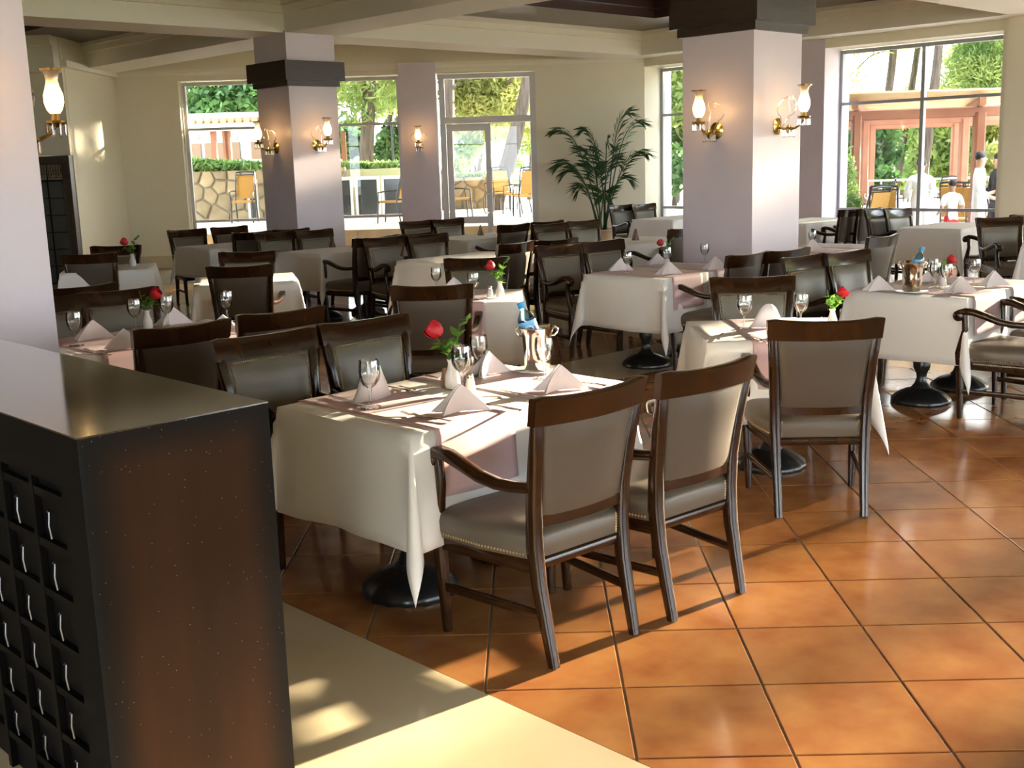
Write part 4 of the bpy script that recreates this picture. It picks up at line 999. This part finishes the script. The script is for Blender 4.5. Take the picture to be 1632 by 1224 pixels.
stonewall('stone_wall', -9.2, -3.9, 28.0, RZ_, 1.66, 'honey rubble stone wall seen through the left garden window', 3, .46)
stonewall('stone_wall', -1.7, -.2, 30.5, RZ_, 1.30, 'low rubble stone wall seen through the glass door', 4, .42)
# foliage
def cloud(name, blobs, n, size, material, seed, label=None, cat=None, group=None, parent=None, aspect=.35, droop=0.0):
    q = np.random.default_rng(seed); vs = []; fs = []
    wts = np.array([b[3]*b[4]*b[5] for b in blobs]); wts = wts/wts.sum()
    idx = q.choice(len(blobs), n, p=wts)
    B = np.array(blobs, float)[idx]; d = q.normal(size=(n, 3)); d /= np.linalg.norm(d, axis=1)[:, None]; r = q.random(n)[:, None]**.45
    c = B[:, :3] + d*r*B[:, 3:6]; ax = q.normal(size=(n, 3)); ax[:, 2] += .3-droop; ax /= np.linalg.norm(ax, axis=1)[:, None]
    bx = np.cross(ax, q.normal(size=(n, 3))); bx /= np.linalg.norm(bx, axis=1)[:, None]; s = size*(.6+.8*q.random(n))[:, None]
    V_ = np.stack([c-ax*s*.5, c+bx*s*aspect*.5, c+ax*s*.5, c-bx*s*aspect*.5], 1).reshape(-1, 3)
    me = bpy.data.meshes.new(name); me.vertices.add(4*n); me.vertices.foreach_set('co', V_.ravel()); me.loops.add(4*n); me.loops.foreach_set('vertex_index', np.arange(4*n)); me.polygons.add(n)
    me.polygons.foreach_set('loop_start', np.arange(0, 4*n, 4)); me.polygons.foreach_set('loop_total', np.full(n, 4)); me.update(); me.validate(); me.materials.append(material)
    o = bpy.data.objects.new(name, me); COL.objects.link(o)
    if parent: o.parent = parent
    if label: tag(o, label, cat, group)
    return o
def tree(base_, pts, r0, r1, blobs, n, size, material, seed, label, group='pine trees in the garden', aspect=.3):
    if seed < 60: n = int(n*2.4); size *= .68; aspect = .22
    root = empty('pine_tree', label, 'tree', base_)
    mb = MB(); k = len(pts); q = random.Random(seed); P_ = []
    for i in range(len(pts)-1):
        for t in range(4): P_.append(Vector(pts[i]).lerp(Vector(pts[i+1]), t/4))
    P_.append(Vector(pts[-1])); P_ = [p_-base_+Vector((q.uniform(-.02, .02), q.uniform(-.02, .02), 0)) for p_ in P_]
    mb.tube(P_, [bilerp(r0, r1, i/(len(P_)-1))*q.uniform(.94, 1.06) for i in range(len(P_))], 10); mb.build('trunk', M['bark'], root)
    if blobs:
        bl = [(b[0]-base_.x, b[1]-base_.y, b[2]-base_.z, *b[3:]) for b in blobs]
        c = cloud('crown', bl, n, size, material, seed, parent=root, aspect=aspect)
        mb = MB()
        for b in bl[:10]:
            st_ = P_[int(len(P_)*.6)+q.randrange(int(len(P_)*.4))]; e = Vector(b[:3]); mb.tube([st_, st_.lerp(e, .5)+Vector((0, 0, .2)), e], [r1*.45, r1*.3, r1*.12], 6)
        mb.build('branches', M['bark'], root)
    return root
def B(px, py, f, rx, rz_=None, ry=None): p_ = far(px, py, f); return (p_.x, p_.y, p_.z, rx, ry or rx, rz_ or rx*.6)
def G(px, f, z=-.35): p_ = far(px, 300, f); return Vector((p_.x, p_.y, z))
# back garden trees, left to right
def tr(px0, px1, ytop, f, wpx, blobs, n, size, mt, seed, label, **k):
    g0 = G(px0, f); p1 = far(px1, ytop, f); r = wpx/FOC*f/2; mid = (g0.lerp(p1, .5))
    t_ = tree(g0, [g0, mid, p1, p1+(p1-mid)*.6], r*1.12, r*.6, blobs, n, size, mt, seed, label, **k)
    q_ = random.Random(seed+500); c0 = FW*-5.5   # unseen canopy added above the window heads to shade the garden
    up_ = [(c0.x+q_.uniform(-5, 5), c0.y+q_.uniform(-5, 5), q_.uniform(8.0, 10.5), 1.5, 1.5, .6) for _ in range(16)]
    cloud('shade_canopy', up_, 3200, .6, M['shrub'], seed+500, parent=t_, aspect=.55)
tr(298, 292, 120, 30, 9, [B(330, 60, 30, 2.0)], 1200, .35, M['pine'], 11, 'thin trunk at the left edge of the garden window')
tr(570, 592, 118, 31, 26, [B(560, 150, 31, 1.2, .9), B(600, 120, 33, 1.5, 1.0), B(640, 90, 34, 1.5), B(520, 110, 33, 1.6, 1.0), B(560, 60, 31, 2), B(590, 175, 32, .5, .5)], 5200, .36, M['pine'], 12, 'thick ridged pine trunk in the window between pillar and pier')
tr(608, 624, 150, 36, 12, [B(625, 130, 36, 1.2, 1.0), B(612, 165, 37, .8)], 2000, .34, M['pine'], 13, 'dark slim pine right of the thick trunk')
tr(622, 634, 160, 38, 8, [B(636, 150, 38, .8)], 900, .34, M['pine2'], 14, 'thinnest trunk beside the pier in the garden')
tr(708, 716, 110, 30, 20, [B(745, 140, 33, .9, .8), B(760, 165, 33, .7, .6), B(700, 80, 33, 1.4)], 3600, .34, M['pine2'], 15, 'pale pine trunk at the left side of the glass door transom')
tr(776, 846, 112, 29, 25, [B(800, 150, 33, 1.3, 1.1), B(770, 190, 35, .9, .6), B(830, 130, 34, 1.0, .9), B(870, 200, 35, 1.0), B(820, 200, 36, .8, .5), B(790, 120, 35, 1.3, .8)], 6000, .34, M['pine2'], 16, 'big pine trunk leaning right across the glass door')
tr(742, 752, 190, 40, 8, [B(735, 200, 40, .7)], 900, .34, M['pine'], 17, 'forked thin trunk behind the left door pane')
tr(752, 772, 200, 42, 8, [B(790, 205, 42, 1.0, .5)], 1200, .34, M['pine'], 18, 'thin leaning trunk in the middle of the glass door')
tr(842, 850, 190, 42, 9, [B(850, 215, 42, 1.0, .8)], 1200, .34, M['pine'], 19, 'dark trunk at the right side of the glass door')
def shrub(blobs, n, size, mt, seed, label, group='garden shrubs', aspect=.5):
    q = random.Random(seed); c = Vector((sum(b[0] for b in blobs)/len(blobs), sum(b[1] for b in blobs)/len(blobs), -.35))
    root = empty('shrub', label, 'shrub', c, 0, group); bl = [(b[0]-c.x, b[1]-c.y, b[2]-c.z, *b[3:]) for b in blobs]
    cloud('foliage', bl, n, size, mt, seed, parent=root, aspect=aspect); mb = MB()
    for b in bl: e = Vector(b[:3]); mb.tube([(e.x*.6, e.y*.6, 0), (e.x*.8, e.y*.8, e.z*.6), tuple(e)], [.09, .06, .02], 6)
    mb.build('stems', M['bark'], root); return root
shrub([B(330, 130, 42, 1.5, 1.2), B(370, 160, 42, 1.6, 1.2), B(405, 140, 42, 1.6, 1.3), B(345, 175, 42, 1.3, .7), B(400, 180, 43, 1.2, .6)], 7000, .30, M['shrub'], 31, 'dense green trees above the tiled pergola in the left window')
shrub([B(630, 225, 36, .6, .6), B(645, 240, 36, .8, .5), B(612, 245, 36, .5, .35), B(640, 200, 40, .6, .4)], 3000, .22, M['shrub'], 32, 'round green bush right of the thick trunk')
shrub([B(555, 230, 36, .6, .5), B(560, 210, 38, .5, .5)], 1400, .22, M['shrub'], 33, 'dark bush left of the thick trunk')
shrub([B(740, 245, 34, .35, .5), B(755, 230, 35, .3, .5), B(728, 265, 32, .3, .3), B(815, 262, 36, .4, .3)], 1500, .18, M['grass'], 34, 'yellow green bushes behind the door glass')
cloud('bank_grass', [(*far(x_, 262+(x_-300)*.06, 28.3), .42, .30, .16) for x_ in range(292, 420, 9)]+[(*far(x_, 266, 29.2), .45, .3, .13) for x_ in range(545, 650, 9)]+[(*far(x_, 281, 30.7), .3, .2, .1) for x_ in range(722, 770, 9)], 6500, .16, M['grass'], 41, 'bright green ground cover spilling over the garden walls', 'grass')['kind'] = 'stuff'
mb = MB(); lbox(mb, -9.2, -1.9, 28.4, 30, .2, 1.60); struct(mb.build('planted_bank', M['earth'], smooth=False))
# white-framed dark screens along the bank
for k, (a, b) in enumerate(((392, 409), (540, 561), (565, 604), (607, 652))):
    f = 27.2; A = far(a, 280, f); Bp = far(b, 280, f); l0 = A.dot(RT); l1 = Bp.dot(RT)
    r = empty('screen_panel', ['narrow dark screen beside the outdoor chair by the left pillar', 'dark screen pane just right of the pillar', 'wide dark screen pane in the white frame', 'dark screen pane behind the folded chair'][k], 'screen', lf(l0, f, RZ_), 0, 'white framed dark screens')
    def sb(nm, mt_, x0, x1, f0, f1, z0, z1):
        mb = MB(); lbox(mb, x0, x1, f0, f1, z0, z1); o = mb.build(nm, mt_, r, smooth=False); o.data.transform(Matrix.Translation(-lf(l0, f, RZ_)))
    sb('post', M['alu'], l0, l0+.06, f-.03, f+.03, RZ_, 1.44); sb('post', M['alu'], l1-.06, l1, f-.03, f+.03, RZ_, 1.44); sb('rail', M['alu'], l0+.06, l1-.06, f-.03, f+.03, 1.36, 1.44); sb('rail', M['alu'], l0+.06, l1-.06, f-.03, f+.03, RZ_, RZ_+.07)
    sb('pane', M['darkpane'], l0+.06, l1-.06, f-.01, f+.01, RZ_+.07, 1.36)
# garden lamp post
p = far(627, 262, 33); lp = empty('lamp_post', 'slim dark lamp post with glass lantern in the garden', 'lamp post', (p.x, p.y, .1))
mb = MB(); mb.lathe([(.07, 0), (.05, .1), (.03, .3), (.028, 2.75)], 10); mb.build('post', M['black'], lp)
mb = MB(); mb.lathe([(.08, 2.75), (.14, 3.1), (.14, 3.12), (.02, 3.3)], 6); mb.build('lantern', M['pane'], lp)
# tiled pergola and plaster wall behind the bank (left window)
pg = empty('tiled_pergola', 'garden pergola with clay tile roof and timber posts behind the left window', 'pergola', lf(-7.5, 32, 0))
def add_l(root, nm, mt_, *b):
    mb = MB(); lbox(mb, *b); o = mb.build(nm, mt_, root, smooth=False); o.data.transform(Matrix.Translation(-root.location)); return o
add_l(pg, 'roof_slab', M['rooftile'], -11, -5.9, 31.6, 34, 2.86, 2.95); add_l(pg, 'beam', M['white'], -11, -5.9, 31.5, 31.6, 2.72, 2.92)
tl = None
for k in range(24):
    mb = MB(); c0 = lf(-10.9+k*.21, 31.45, 2.98)-pg.location; c1 = lf(-10.9+k*.21, 34, 3.14)-pg.location; mb.tube([c0, c1], .085, 8); mb.build('roof_tile', M['rooftile'], pg)
for px in (341, 360, 364): x = far(px, 240, 31.7).dot(RT); add_l(pg, 'post', M['pergola'], x-.07, x+.07, 31.7, 31.84, .8, 2.72)
x = far(548, 240, 31.7).dot(RT); ot = MB(); lbox(ot, x-.06, x+.06, 31.7, 31.82, .5, 2.6); tag(ot.build('timber_post', M['pergola'], smooth=False), 'lone orange timber post right of the left pillar outside', 'post')
hs = MB(); lbox(hs, -15, -6.2, 38, 38.4, 0, 3.5); hs = hs.build('garden_house', M['plaster'], smooth=False); tag(hs, 'white garden house wall with a row of small arched windows', 'building')
for k in range(10):
    x = -10.6+k*.42+(.25 if k > 4 else 0); mb = MB(); lbox(mb, x, x+.30, 37.95, 38.0, 2.0, 2.55); mb.build('window', M['brown'], hs, smooth=False)
    mb = MB(); mb.lathe([(.001, 0), (.11, 0), (.11, .05), (.001, .05)], 12, Matrix.Translation(lf(x+.15, 37.95, 2.75)) @ Matrix(((RT.x, 0, FW.x, 0), (RT.y, 0, FW.y, 0), (0, 1, 0, 0), (0, 0, 0, 1)))); mb.build('round_vent', M['rooftile'], hs)
# outdoor cane chairs
def make_cane():
    r = empty('outdoor_chair', 'x', 'chair')
    for s in (-1, 1):
        mb = MB(); mb.tube([(s*.22, -.30, 0), (s*.22, -.22, .42), (s*.21, -.26, .70), (s*.20, -.36, 1.05)], .016, 8); mb.build('rear_leg', M['black'], r)
        mb = MB(); mb.tube([(s*.23, .22, 0), (s*.22, .19, .44)], .016, 8); mb.build('front_leg', M['black'], r)
        mb = MB(); mb.tube([(s*.21, -.27, .66), (s*.25, -.05, .67), (s*.25, .17, .64), (s*.23, .19, .44)], .014, 8); mb.build('armrest', M['black'], r)
    mb = MB(); mb.box(-.21, .21, -.23, .21, .42, .46); mb.build('seat', M['yellow'], r)
    mb = MB(); mb.add([(-.185, -.245, .50), (.185, -.245, .50), (.18, -.36, .98), (-.18, -.36, .98), (-.185, -.27, .50), (.185, -.27, .50), (.18, -.385, .98), (-.18, -.385, .98)], [(0, 1, 2, 3), (7, 6, 5, 4), (0, 4, 5, 1), (1, 5, 6, 2), (2, 6, 7, 3), (3, 7, 4, 0)]); mb.build('backrest', M['yellow'], r)
    mb = MB(); mb.tube([(-.20, -.36, 1.05), (0, -.37, 1.07), (.20, -.36, 1.05)], .018, 8); mb.tube([(-.20, -.34, 1.0), (.20, -.34, 1.0)], .012, 8); mb.build('top_rail', M['black'], r); return r
caP = Proto(make_cane()); CGR = 'yellow cane garden chairs'
def cane(px, py, f, deg, label, s_=1.0, z=RZ_):
    p_ = far(px, py, f); caP.put((p_.x, p_.y, z), CAMR+math.radians(deg), label, CGR, (s_,)*3)
cane(388, 320, 26.6, 180, 'yellow cane chair facing us before the stone wall', 1.08)
cane(622, 320, 24.5, 75, 'yellow cane chair seen from the side in front of the dark screens', 1.0)
cane(733, 320, 25.0, -75, 'yellow cane chair behind the left pane of the glass door', 1.0)
cane(806, 320, 28.5, -20, 'yellow cane chair at the back of the door group, left')
cane(822, 320, 27.0, 60, 'yellow cane chair in the middle of the door group')
cane(838, 320, 25.5, 15, 'yellow cane chair in front at the right of the door group')
cane(790, 310, 30.0, 10, 'yellow cane chair farthest back in the door group')
tbo = empty('outdoor_table', 'small garden table among the cane chairs behind the glass door', 'table', (*far(812, 300, 29.5).xy, RZ_)); mb = MB(); mb.lathe([(.001, .70), (.45, .70), (.45, .73), (.001, .73)], 24); mb.build('tabletop', M['yellow'], tbo); mb = MB(); mb.lathe([(.25, 0), (.03, .03), (.03, .70)], 12); mb.build('column', M['black'], tbo)

# ------------------------------------------------------------------ outside right: pergola, trees, cafe terrace
rows = [(19.4, 1362, 1556, 13, 15), (23.8, 1376, 1533, 10, 12), (28.2, 1387, 1519, 7, 8)]
pr = empty('timber_pergola', 'orange timber pergola with slanted roof boards outside the right window', 'pergola', G(1460, 22, -.05)); PO = pr.location.copy()
def seg(nm, mt_, a, b, w_, h_, root=pr):
    mb = MB(); a = Vector(a)-PO; b = Vector(b)-PO; d = b-a; sd_ = d.cross(UP); sd_ = sd_.normalized() if sd_.length > 1e-4 else RT
    mb.sweep([a, b], (w_, h_), sd_); return mb.build(nm, mt_, root, smooth=False)
PZ = 2.30; tops = []
for f, xa, xb2, wa, wb in rows:
    a = G(xa, f, -.05); b = G(xb2, f, -.05); tops.append((a, b))
    seg('post', M['pergola'], a, a+UP*PZ, .15, .15); seg('post', M['pergola'], b, b+UP*PZ, .18, .18)
    d = (b-a).normalized(); seg('cross_beam', M['pergola'], a+UP*(PZ+.0)-d*.6, b+UP*(PZ+.02)+d*1.6, .10, .17)
for i in (0, 1):
    A, Bq = tops[0][i], tops[2][i]; d = (Bq-A).normalized(); seg('long_beam', M['pergola'], A+UP*(PZ+.16)-d*.7, Bq+UP*(PZ+.16)+d*1.5, .10, .15)
    if i == 1: seg('post', M['pergola'], A-d*.45+RT*.45, A-d*.45+RT*.45+UP*PZ, .16, .16)
A0, B0 = tops[0]; d1 = (tops[2][0]-A0); ud = (B0-A0).normalized()
for k in range(14):
    t = -.04+k*.085; c = (A0.lerp(tops[2][0], t)+B0.lerp(tops[2][1], t))/2 + UP*(PZ+.27)
    mb = MB(); dn = d1.normalized(); hw = 1.55+.05*(k%2)
    v = [c-ud*hw-dn*.24+UP*.06, c+ud*hw-dn*.24+UP*.06, c+ud*hw+dn*.24-UP*.05, c-ud*hw+dn*.24-UP*.05]; v2 = [p_+UP*.03 for p_ in v]
    mb.add([p_-PO for p_ in v+v2], [(0, 3, 2, 1), (4, 5, 6, 7), (0, 1, 5, 4), (1, 2, 6, 5), (2, 3, 7, 6), (3, 0, 4, 7)]); mb.build('roof_board', M['sand'], pr, smooth=False)
tr(1392, 1425, 75, 34, 15, [B(1350, 125, 36, .7, .6), B(1385, 40, 34, 1.5)], 1200, .32, M['pine'], 51, 'first bare pine trunk left in the right window', aspect=.3)
tr(1420, 1462, 80, 36, 13, [B(1440, 30, 36, 1.6), B(1450, 135, 37, .5)], 1200, .32, M['pine'], 52, 'second pine trunk leaning right in the right window')
tr(1462, 1496, 76, 30, 17, [B(1500, 20, 31, 1.6)], 900, .32, M['pine'], 53, 'pine trunk just right of the window mullion')
tr(1590, 1640, 60, 33, 14, [B(1560, 105, 33, 1.0, .7), B(1590, 130, 33, .9, .5), B(1540, 130, 33, .8, .4), B(1570, 75, 33, .9, .5), B(1600, 90, 34, 1.0, .7), B(1530, 90, 35, .6, .4), B(1500, 140, 36, .5, .25)], 6000, .26, M['pine'], 54, 'leafy pine filling the upper right of the right window')
shrub([B(1375, 250, 33, .8, 1.0), B(1400, 235, 33, .7, .8), B(1400, 285, 31, .6, .4), B(1350, 220, 36, .6, .9)], 4200, .22, M['shrub'], 55, 'bright green bush behind the left pergola posts')
shrub([B(1500, 215, 36, 1.3, 1.2), B(1530, 190, 38, 1.1, 1.0), B(1480, 250, 38, 1.2, .9), B(1500, 275, 36, 1.2, .6)], 5500, .28, M['pine'], 56, 'grey green weeping bush seen between the pergola posts')
shrub([B(1580, 220, 36, 1.0, 1.5), B(1590, 270, 34, 1.0, .8)], 2600, .28, M['pine2'], 57, 'olive foliage right of the widest pergola post')
shrub([B(1440, 270, 42, 1.6, .7), B(1440, 200, 44, 1.2, .8)], 2500, .30, M['pine'], 58, 'distant pale foliage between the leaning trunks')
shrub([B(1078, 150, 32, .8, 1.0), B(1074, 270, 28, .5, .6), B(1078, 230, 30, .6, 1.0), B(1080, 200, 32, .6, .6)], 4200, .22, M['shrub'], 59, 'green foliage in the narrow window left of the big pillar')
c = G(1352, 19.0, -.05); cyp = empty('cypress', 'small bright green conical cypress at the left of the right window', 'shrub', c)
cloud('foliage', [(0, 0, .25+k*.12, .36*(1-k/14)+.03, .36*(1-k/14)+.03, .14) for k in range(13)], 2600, .10, M['grass'], 60, parent=cyp, aspect=.4); mb = MB(); mb.tube([(0, 0, 0), (0, 0, 1.4)], [.04, .01], 6); mb.build('stem', M['bark'], cyp)
# unseen tall pines added beyond the terrace to break up the low sun
q = random.Random(21); holes = [(-2.35, -.32, 5.50, 5.98), (.2, .6, 5.9, 6.4), (4.75, 5.15, 5.3, 5.6), (5.5, 6.1, 5.7, 6.0)]  # crown gaps shaped so sun reaches chosen floor and table spots
for k in range(12):
    yy = -13+k*2.35; bl = []
    for j in range(130):
        y_ = yy+q.uniform(-1.5, 1.5); z_ = q.uniform(2.6, 9.5); r_ = q.uniform(.32, .55)
        if any(h[0]-r_*.7 < y_ < h[1]+r_*.7 and h[2]-r_*.6 < z_ < h[3]+r_*.6 for h in holes): continue
        bl.append((35+q.uniform(-1.0, 1.0), y_, z_, r_, r_, r_*.8))
    if k == 5: bl += [(35, q.uniform(-2.2, -1.0), q.uniform(5.45, 5.85), .22, .22, .10) for _ in range(2)]
    g0 = Vector((36, yy, -.35)); tree(g0, [g0, Vector((36, yy+.2, 4)), Vector((35.8, yy, 9))], .22, .10, bl, 10000, .42, M['pine'], 70+k, 'tall unseen shade pine right of the view, %s from the pergola' % ['twelfth', 'eleventh', 'tenth', 'ninth', 'eighth', 'seventh', 'sixth', 'fifth', 'fourth', 'third', 'second', 'first'][k])
g0 = Vector((24.2, 16.7, -.35)); tree(g0, [g0, Vector((24.1, 16.7, 3)), Vector((24, 16.7, 6))], .16, .08, [(24+q.uniform(-.5, .5), 16.9+q.uniform(-2.0, 1.8), q.uniform(2.2, 8), .7, .7, .6) for _ in range(90)], 16000, .3, M['pine'], 90, 'unseen shade pine behind the big pillar, outside the wall corner')  # added tree, hidden by the pillar, keeps low sun off the left wall
# white-clothed cafe tables and cane chairs on the right terrace
for k, (px, f, lb) in enumerate(((1385, 20.6, 'white-clothed terrace table behind the cypress'), (1432, 21.5, 'white-clothed terrace table left of the mullion'), (1500, 22.5, 'white-clothed terrace table behind the boy'), (1540, 21.0, 'white-clothed terrace table left of the standing waiter'), (1405, 25.0, 'white-clothed terrace table farthest behind the pergola posts'))):
    p_ = G(px, f, -.05); r = empty('terrace_table', lb, 'table', p_, 0, 'terrace tables outside'); mb = MB(); mb.lathe([(.50, .12), (.46, .5), (.44, .745), (.43, .75), (.001, .752)], 20, fn=lambda a, q_, z: 1+.04*math.cos(9*a)*(z < .6)); mb.build('cloth', M['shirt'], r)
    mb = MB(); mb.lathe([(.24, 0), (.22, .03), (.035, .05), (.035, .74)], 12); mb.build('pedestal', M['iron'], r)
    gp = p_+Vector((.1, .1, .802)); glP.put(gp, 0, 'glass standing on the '+lb, GG, (1.1,)*3)
for k, (px, f, dg, lb) in enumerate(((1375, 18.9, 30, 'cane chair outside right beside the cypress'), (1410, 19.6, -20, 'cane chair outside left of the mullion'), (1395, 23.5, 70, 'cane chair outside behind the left pergola post'), (1530, 20.4, -40, 'cane chair outside between boy and waiter'), (1500, 24.5, 10, 'cane chair outside behind the boy'), (1576, 19.8, -60, 'cane chair outside right of the waiter'), (1448, 24.0, 120, 'cane chair outside behind the window mullion'))):
    p_ = G(px, f, -.05); caP.put(p_, CAMR+math.radians(dg), lb, CGR)
mb = MB()
wp0 = G(1340, 27, 0); wp1 = G(1640, 27, 0); rl = empty('terrace_railing', 'thin railing closing the terrace behind the pergola', 'railing', (wp0.x, wp0.y, -.05)); RO = rl.location.copy()
mb.tube([wp0+UP*.98-RO, wp1+UP*.98-RO], .025, 8); mb.tube([wp0+UP*.2-RO, wp1+UP*.2-RO], .02, 8); mb.build('rail', M['grey'], rl)
for k in range(15):
    p_ = wp0.lerp(wp1, k/14); mb = MB(); mb.tube([p_-RO-UP*.05, p_-RO+UP*.98], .02, 6); mb.build('baluster', M['grey'], rl)

# ------------------------------------------------------------------ people on the right terrace
def person(base_, rz, H, label, top, bottom, arms='down', hair=True, sleeves=.3, female=False):
    root = empty('person', label, 'person', base_, rz); k = H/1.75
    V3 = {'pel': (0, 0, .95), 'sp': (0, 0, 1.12), 'ch': (0, .01, 1.32), 'nk': (0, 0, 1.46), 'nk2': (0, .01, 1.53), 'h0': (0, .02, 1.60), 'h1': (0, .02, 1.70)}
    R_ = {'pel': .125, 'sp': .115, 'ch': .135, 'nk': .06, 'nk2': .055, 'h0': .088, 'h1': .078}
    E_ = [('pel', 'sp'), ('sp', 'ch'), ('ch', 'nk'), ('nk', 'nk2'), ('nk2', 'h0'), ('h0', 'h1')]
    for s, n in ((-1, 'L'), (1, 'R')):
        fwd = .07 if s > 0 else -.04
        V3.update({'hip'+n: (s*.09, 0, .88), 'kn'+n: (s*.10, fwd, .48), 'an'+n: (s*.10, fwd-.04, .09), 'to'+n: (s*.11, fwd+.12, .04)})
        R_.update({'hip'+n: .088, 'kn'+n: .058, 'an'+n: .040, 'to'+n: .034}); E_ += [('pel', 'hip'+n), ('hip'+n, 'kn'+n), ('kn'+n, 'an'+n), ('an'+n, 'to'+n)]
        if arms == 'down': el, wr, hd = (s*.24, -.02, 1.12), (s*.25, .06, .88), (s*.25, .08, .80)
        elif arms == 'fwd': el, wr, hd = (s*.23, .03, 1.12), (s*.17, .24, 1.06), (s*.13, .32, 1.08)
        else: el, wr, hd = (s*.26, -.03, 1.14), (s*.22, .18, 1.02), (s*.20, .25, 1.00)
        V3.update({'sh'+n: (s*.17, 0, 1.40), 'el'+n: el, 'wr'+n: wr, 'hd'+n: hd}); R_.update({'sh'+n: .062, 'el'+n: .042, 'wr'+n: .028, 'hd'+n: .030})
        E_ += [('ch', 'sh'+n), ('sh'+n, 'el'+n), ('el'+n, 'wr'+n), ('wr'+n, 'hd'+n)]
        for fi, (off, ln) in enumerate(((-.022, .075), (-.008, .085), (.006, .08), (.020, .065))):
            h_ = Vector(hd); dr = (Vector(hd)-Vector(wr)).normalized(); a = h_+Vector((0, off, 0))+dr*.03; b = a+dr*ln*.55; nm = 'f%d%s' % (fi, n)
            V3.update({nm+'a': tuple(a), nm+'b': tuple(b)}); R_.update({nm+'a': .010, nm+'b': .007}); E_ += [('hd'+n, nm+'a'), (nm+'a', nm+'b')]
        a = Vector(wr).lerp(Vector(hd), .7)+Vector((-s*.03, .02, -.01)); V3['th'+n] = tuple(a); R_['th'+n] = .009; E_.append(('hd'+n, 'th'+n))
    names = list(V3); me = bpy.data.meshes.new('skeleton'); me.from_pydata([Vector(V3[n])*k for n in names], [(names.index(a), names.index(b)) for a, b in E_], [])
    o = bpy.data.objects.new('body', me); COL.objects.link(o); o.modifiers.new('skin', 'SKIN')
    for i, n in enumerate(names): sv = me.skin_vertices[0].data[i]; sv.radius = (R_[n]*k, R_[n]*k*(.72 if n in ('pel', 'sp', 'ch') else 1)); sv.use_root = (n == 'pel')
    ss = o.modifiers.new('sub', 'SUBSURF'); ss.levels = 2; ss.render_levels = 2
    dg = bpy.context.evaluated_depsgraph_get(); ev = o.evaluated_get(dg); nm_ = bpy.data.meshes.new_from_object(ev); o.modifiers.clear(); o.data = nm_; o.parent = root
    nm_.materials.clear(); nm_.materials.append(M['skin']); shade(nm_, 80)
    def shell(nm, mt_, test, off):
        bm = bmesh.new(); bm.from_mesh(nm_); bm.normal_update()
        for v in bm.verts: v.co = v.co + v.normal*off*k
        bmesh.ops.delete(bm, geom=[f for f in bm.faces if not test(f.calc_center_median()/k)], context='FACES'); m2 = bpy.data.meshes.new(nm); bm.to_mesh(m2); bm.free(); m2.materials.clear(); m2.materials.append(mt_)
        c_ = bpy.data.objects.new(nm, m2); COL.objects.link(c_); c_.parent = root; return c_
    shell('shirt', top, lambda c: .90 < c.z < 1.49 and not (abs(c.x) > .12 and c.z < (.95 if sleeves > .5 else 1.2)) and not (c.y > .14), .016)
    shell('trousers', bottom, lambda c: (.10 if bottom is not M['redcloth'] else .55) < c.z < .97 and abs(c.x) < .20, .012)
    shell('shoes', M['blackcloth'], lambda c: c.z < .09, .008)
    mb = MB(); hc = Vector((0, .012, 1.665))*k
    mb.lathe([(.001, .085), (.05, .075), (.083, .035), (.090, 0), (.086, -.03), (.07, -.05)], 16, Matrix.Translation(hc+Vector((0, -.012*k, .02*k))) @ Matrix.Rotation(.30, 4, 'X') @ Matrix.Scale(k, 4), caps=True); mb.build('hair', M['hair'], root)
    mb = MB(); mb.add([Vector(p_)*k for p_ in ((-.012, .098, 1.625), (.012, .098, 1.625), (0, .092, 1.665), (0, .125, 1.632))], [(0, 1, 3), (1, 2, 3), (2, 0, 3)])
    for s in (-1, 1): mb.lathe([(.001, -.02), (.013, 0), (.001, .02)], 8, Matrix.Translation(Vector((s*.088, .015, 1.64))*k))
    mb.build('nose_and_ears', M['skin'], o)
    mb = MB()
    for s in (-1, 1): mb.lathe([(.001, -.007), (.008, 0), (.001, .007)], 8, Matrix.Translation(Vector((s*.032, .100, 1.655))*k))
    mb.build('eyes', M['hair'], o)
    mb = MB(); mb.lathe([(.001, -.004), (.022, 0), (.001, .004)], 8, Matrix.Translation(Vector((0, .096, 1.598))*k)); mb.build('mouth', M['redcloth'], o); return root
person(G(1560, 17.9, -.05), CAMR+math.radians(-108), 1.66, 'waiter in white shirt standing in profile outside the right window', M['shirt'], M['shirt'], 'bent', sleeves=1)
person(G(1467, 18.6, -.05), CAMR+math.radians(-10), 1.58, 'person in white shirt turned away behind the window mullion', M['shirt'], M['shirt'], 'fwd', sleeves=1)
person(G(1518, 18.0, -.05), CAMR+math.radians(10), 1.24, 'small boy in white vest and red shorts outside the right window', M['shirt'], M['redcloth'], 'bent')
person(G(1590, 19.0, -.05), CAMR+math.radians(90), 1.62, 'person in black jacket partly hidden by the cream wall at right', M['blackcloth'], M['trouser'], 'fwd', sleeves=1)

bpy.context.view_layer.update()
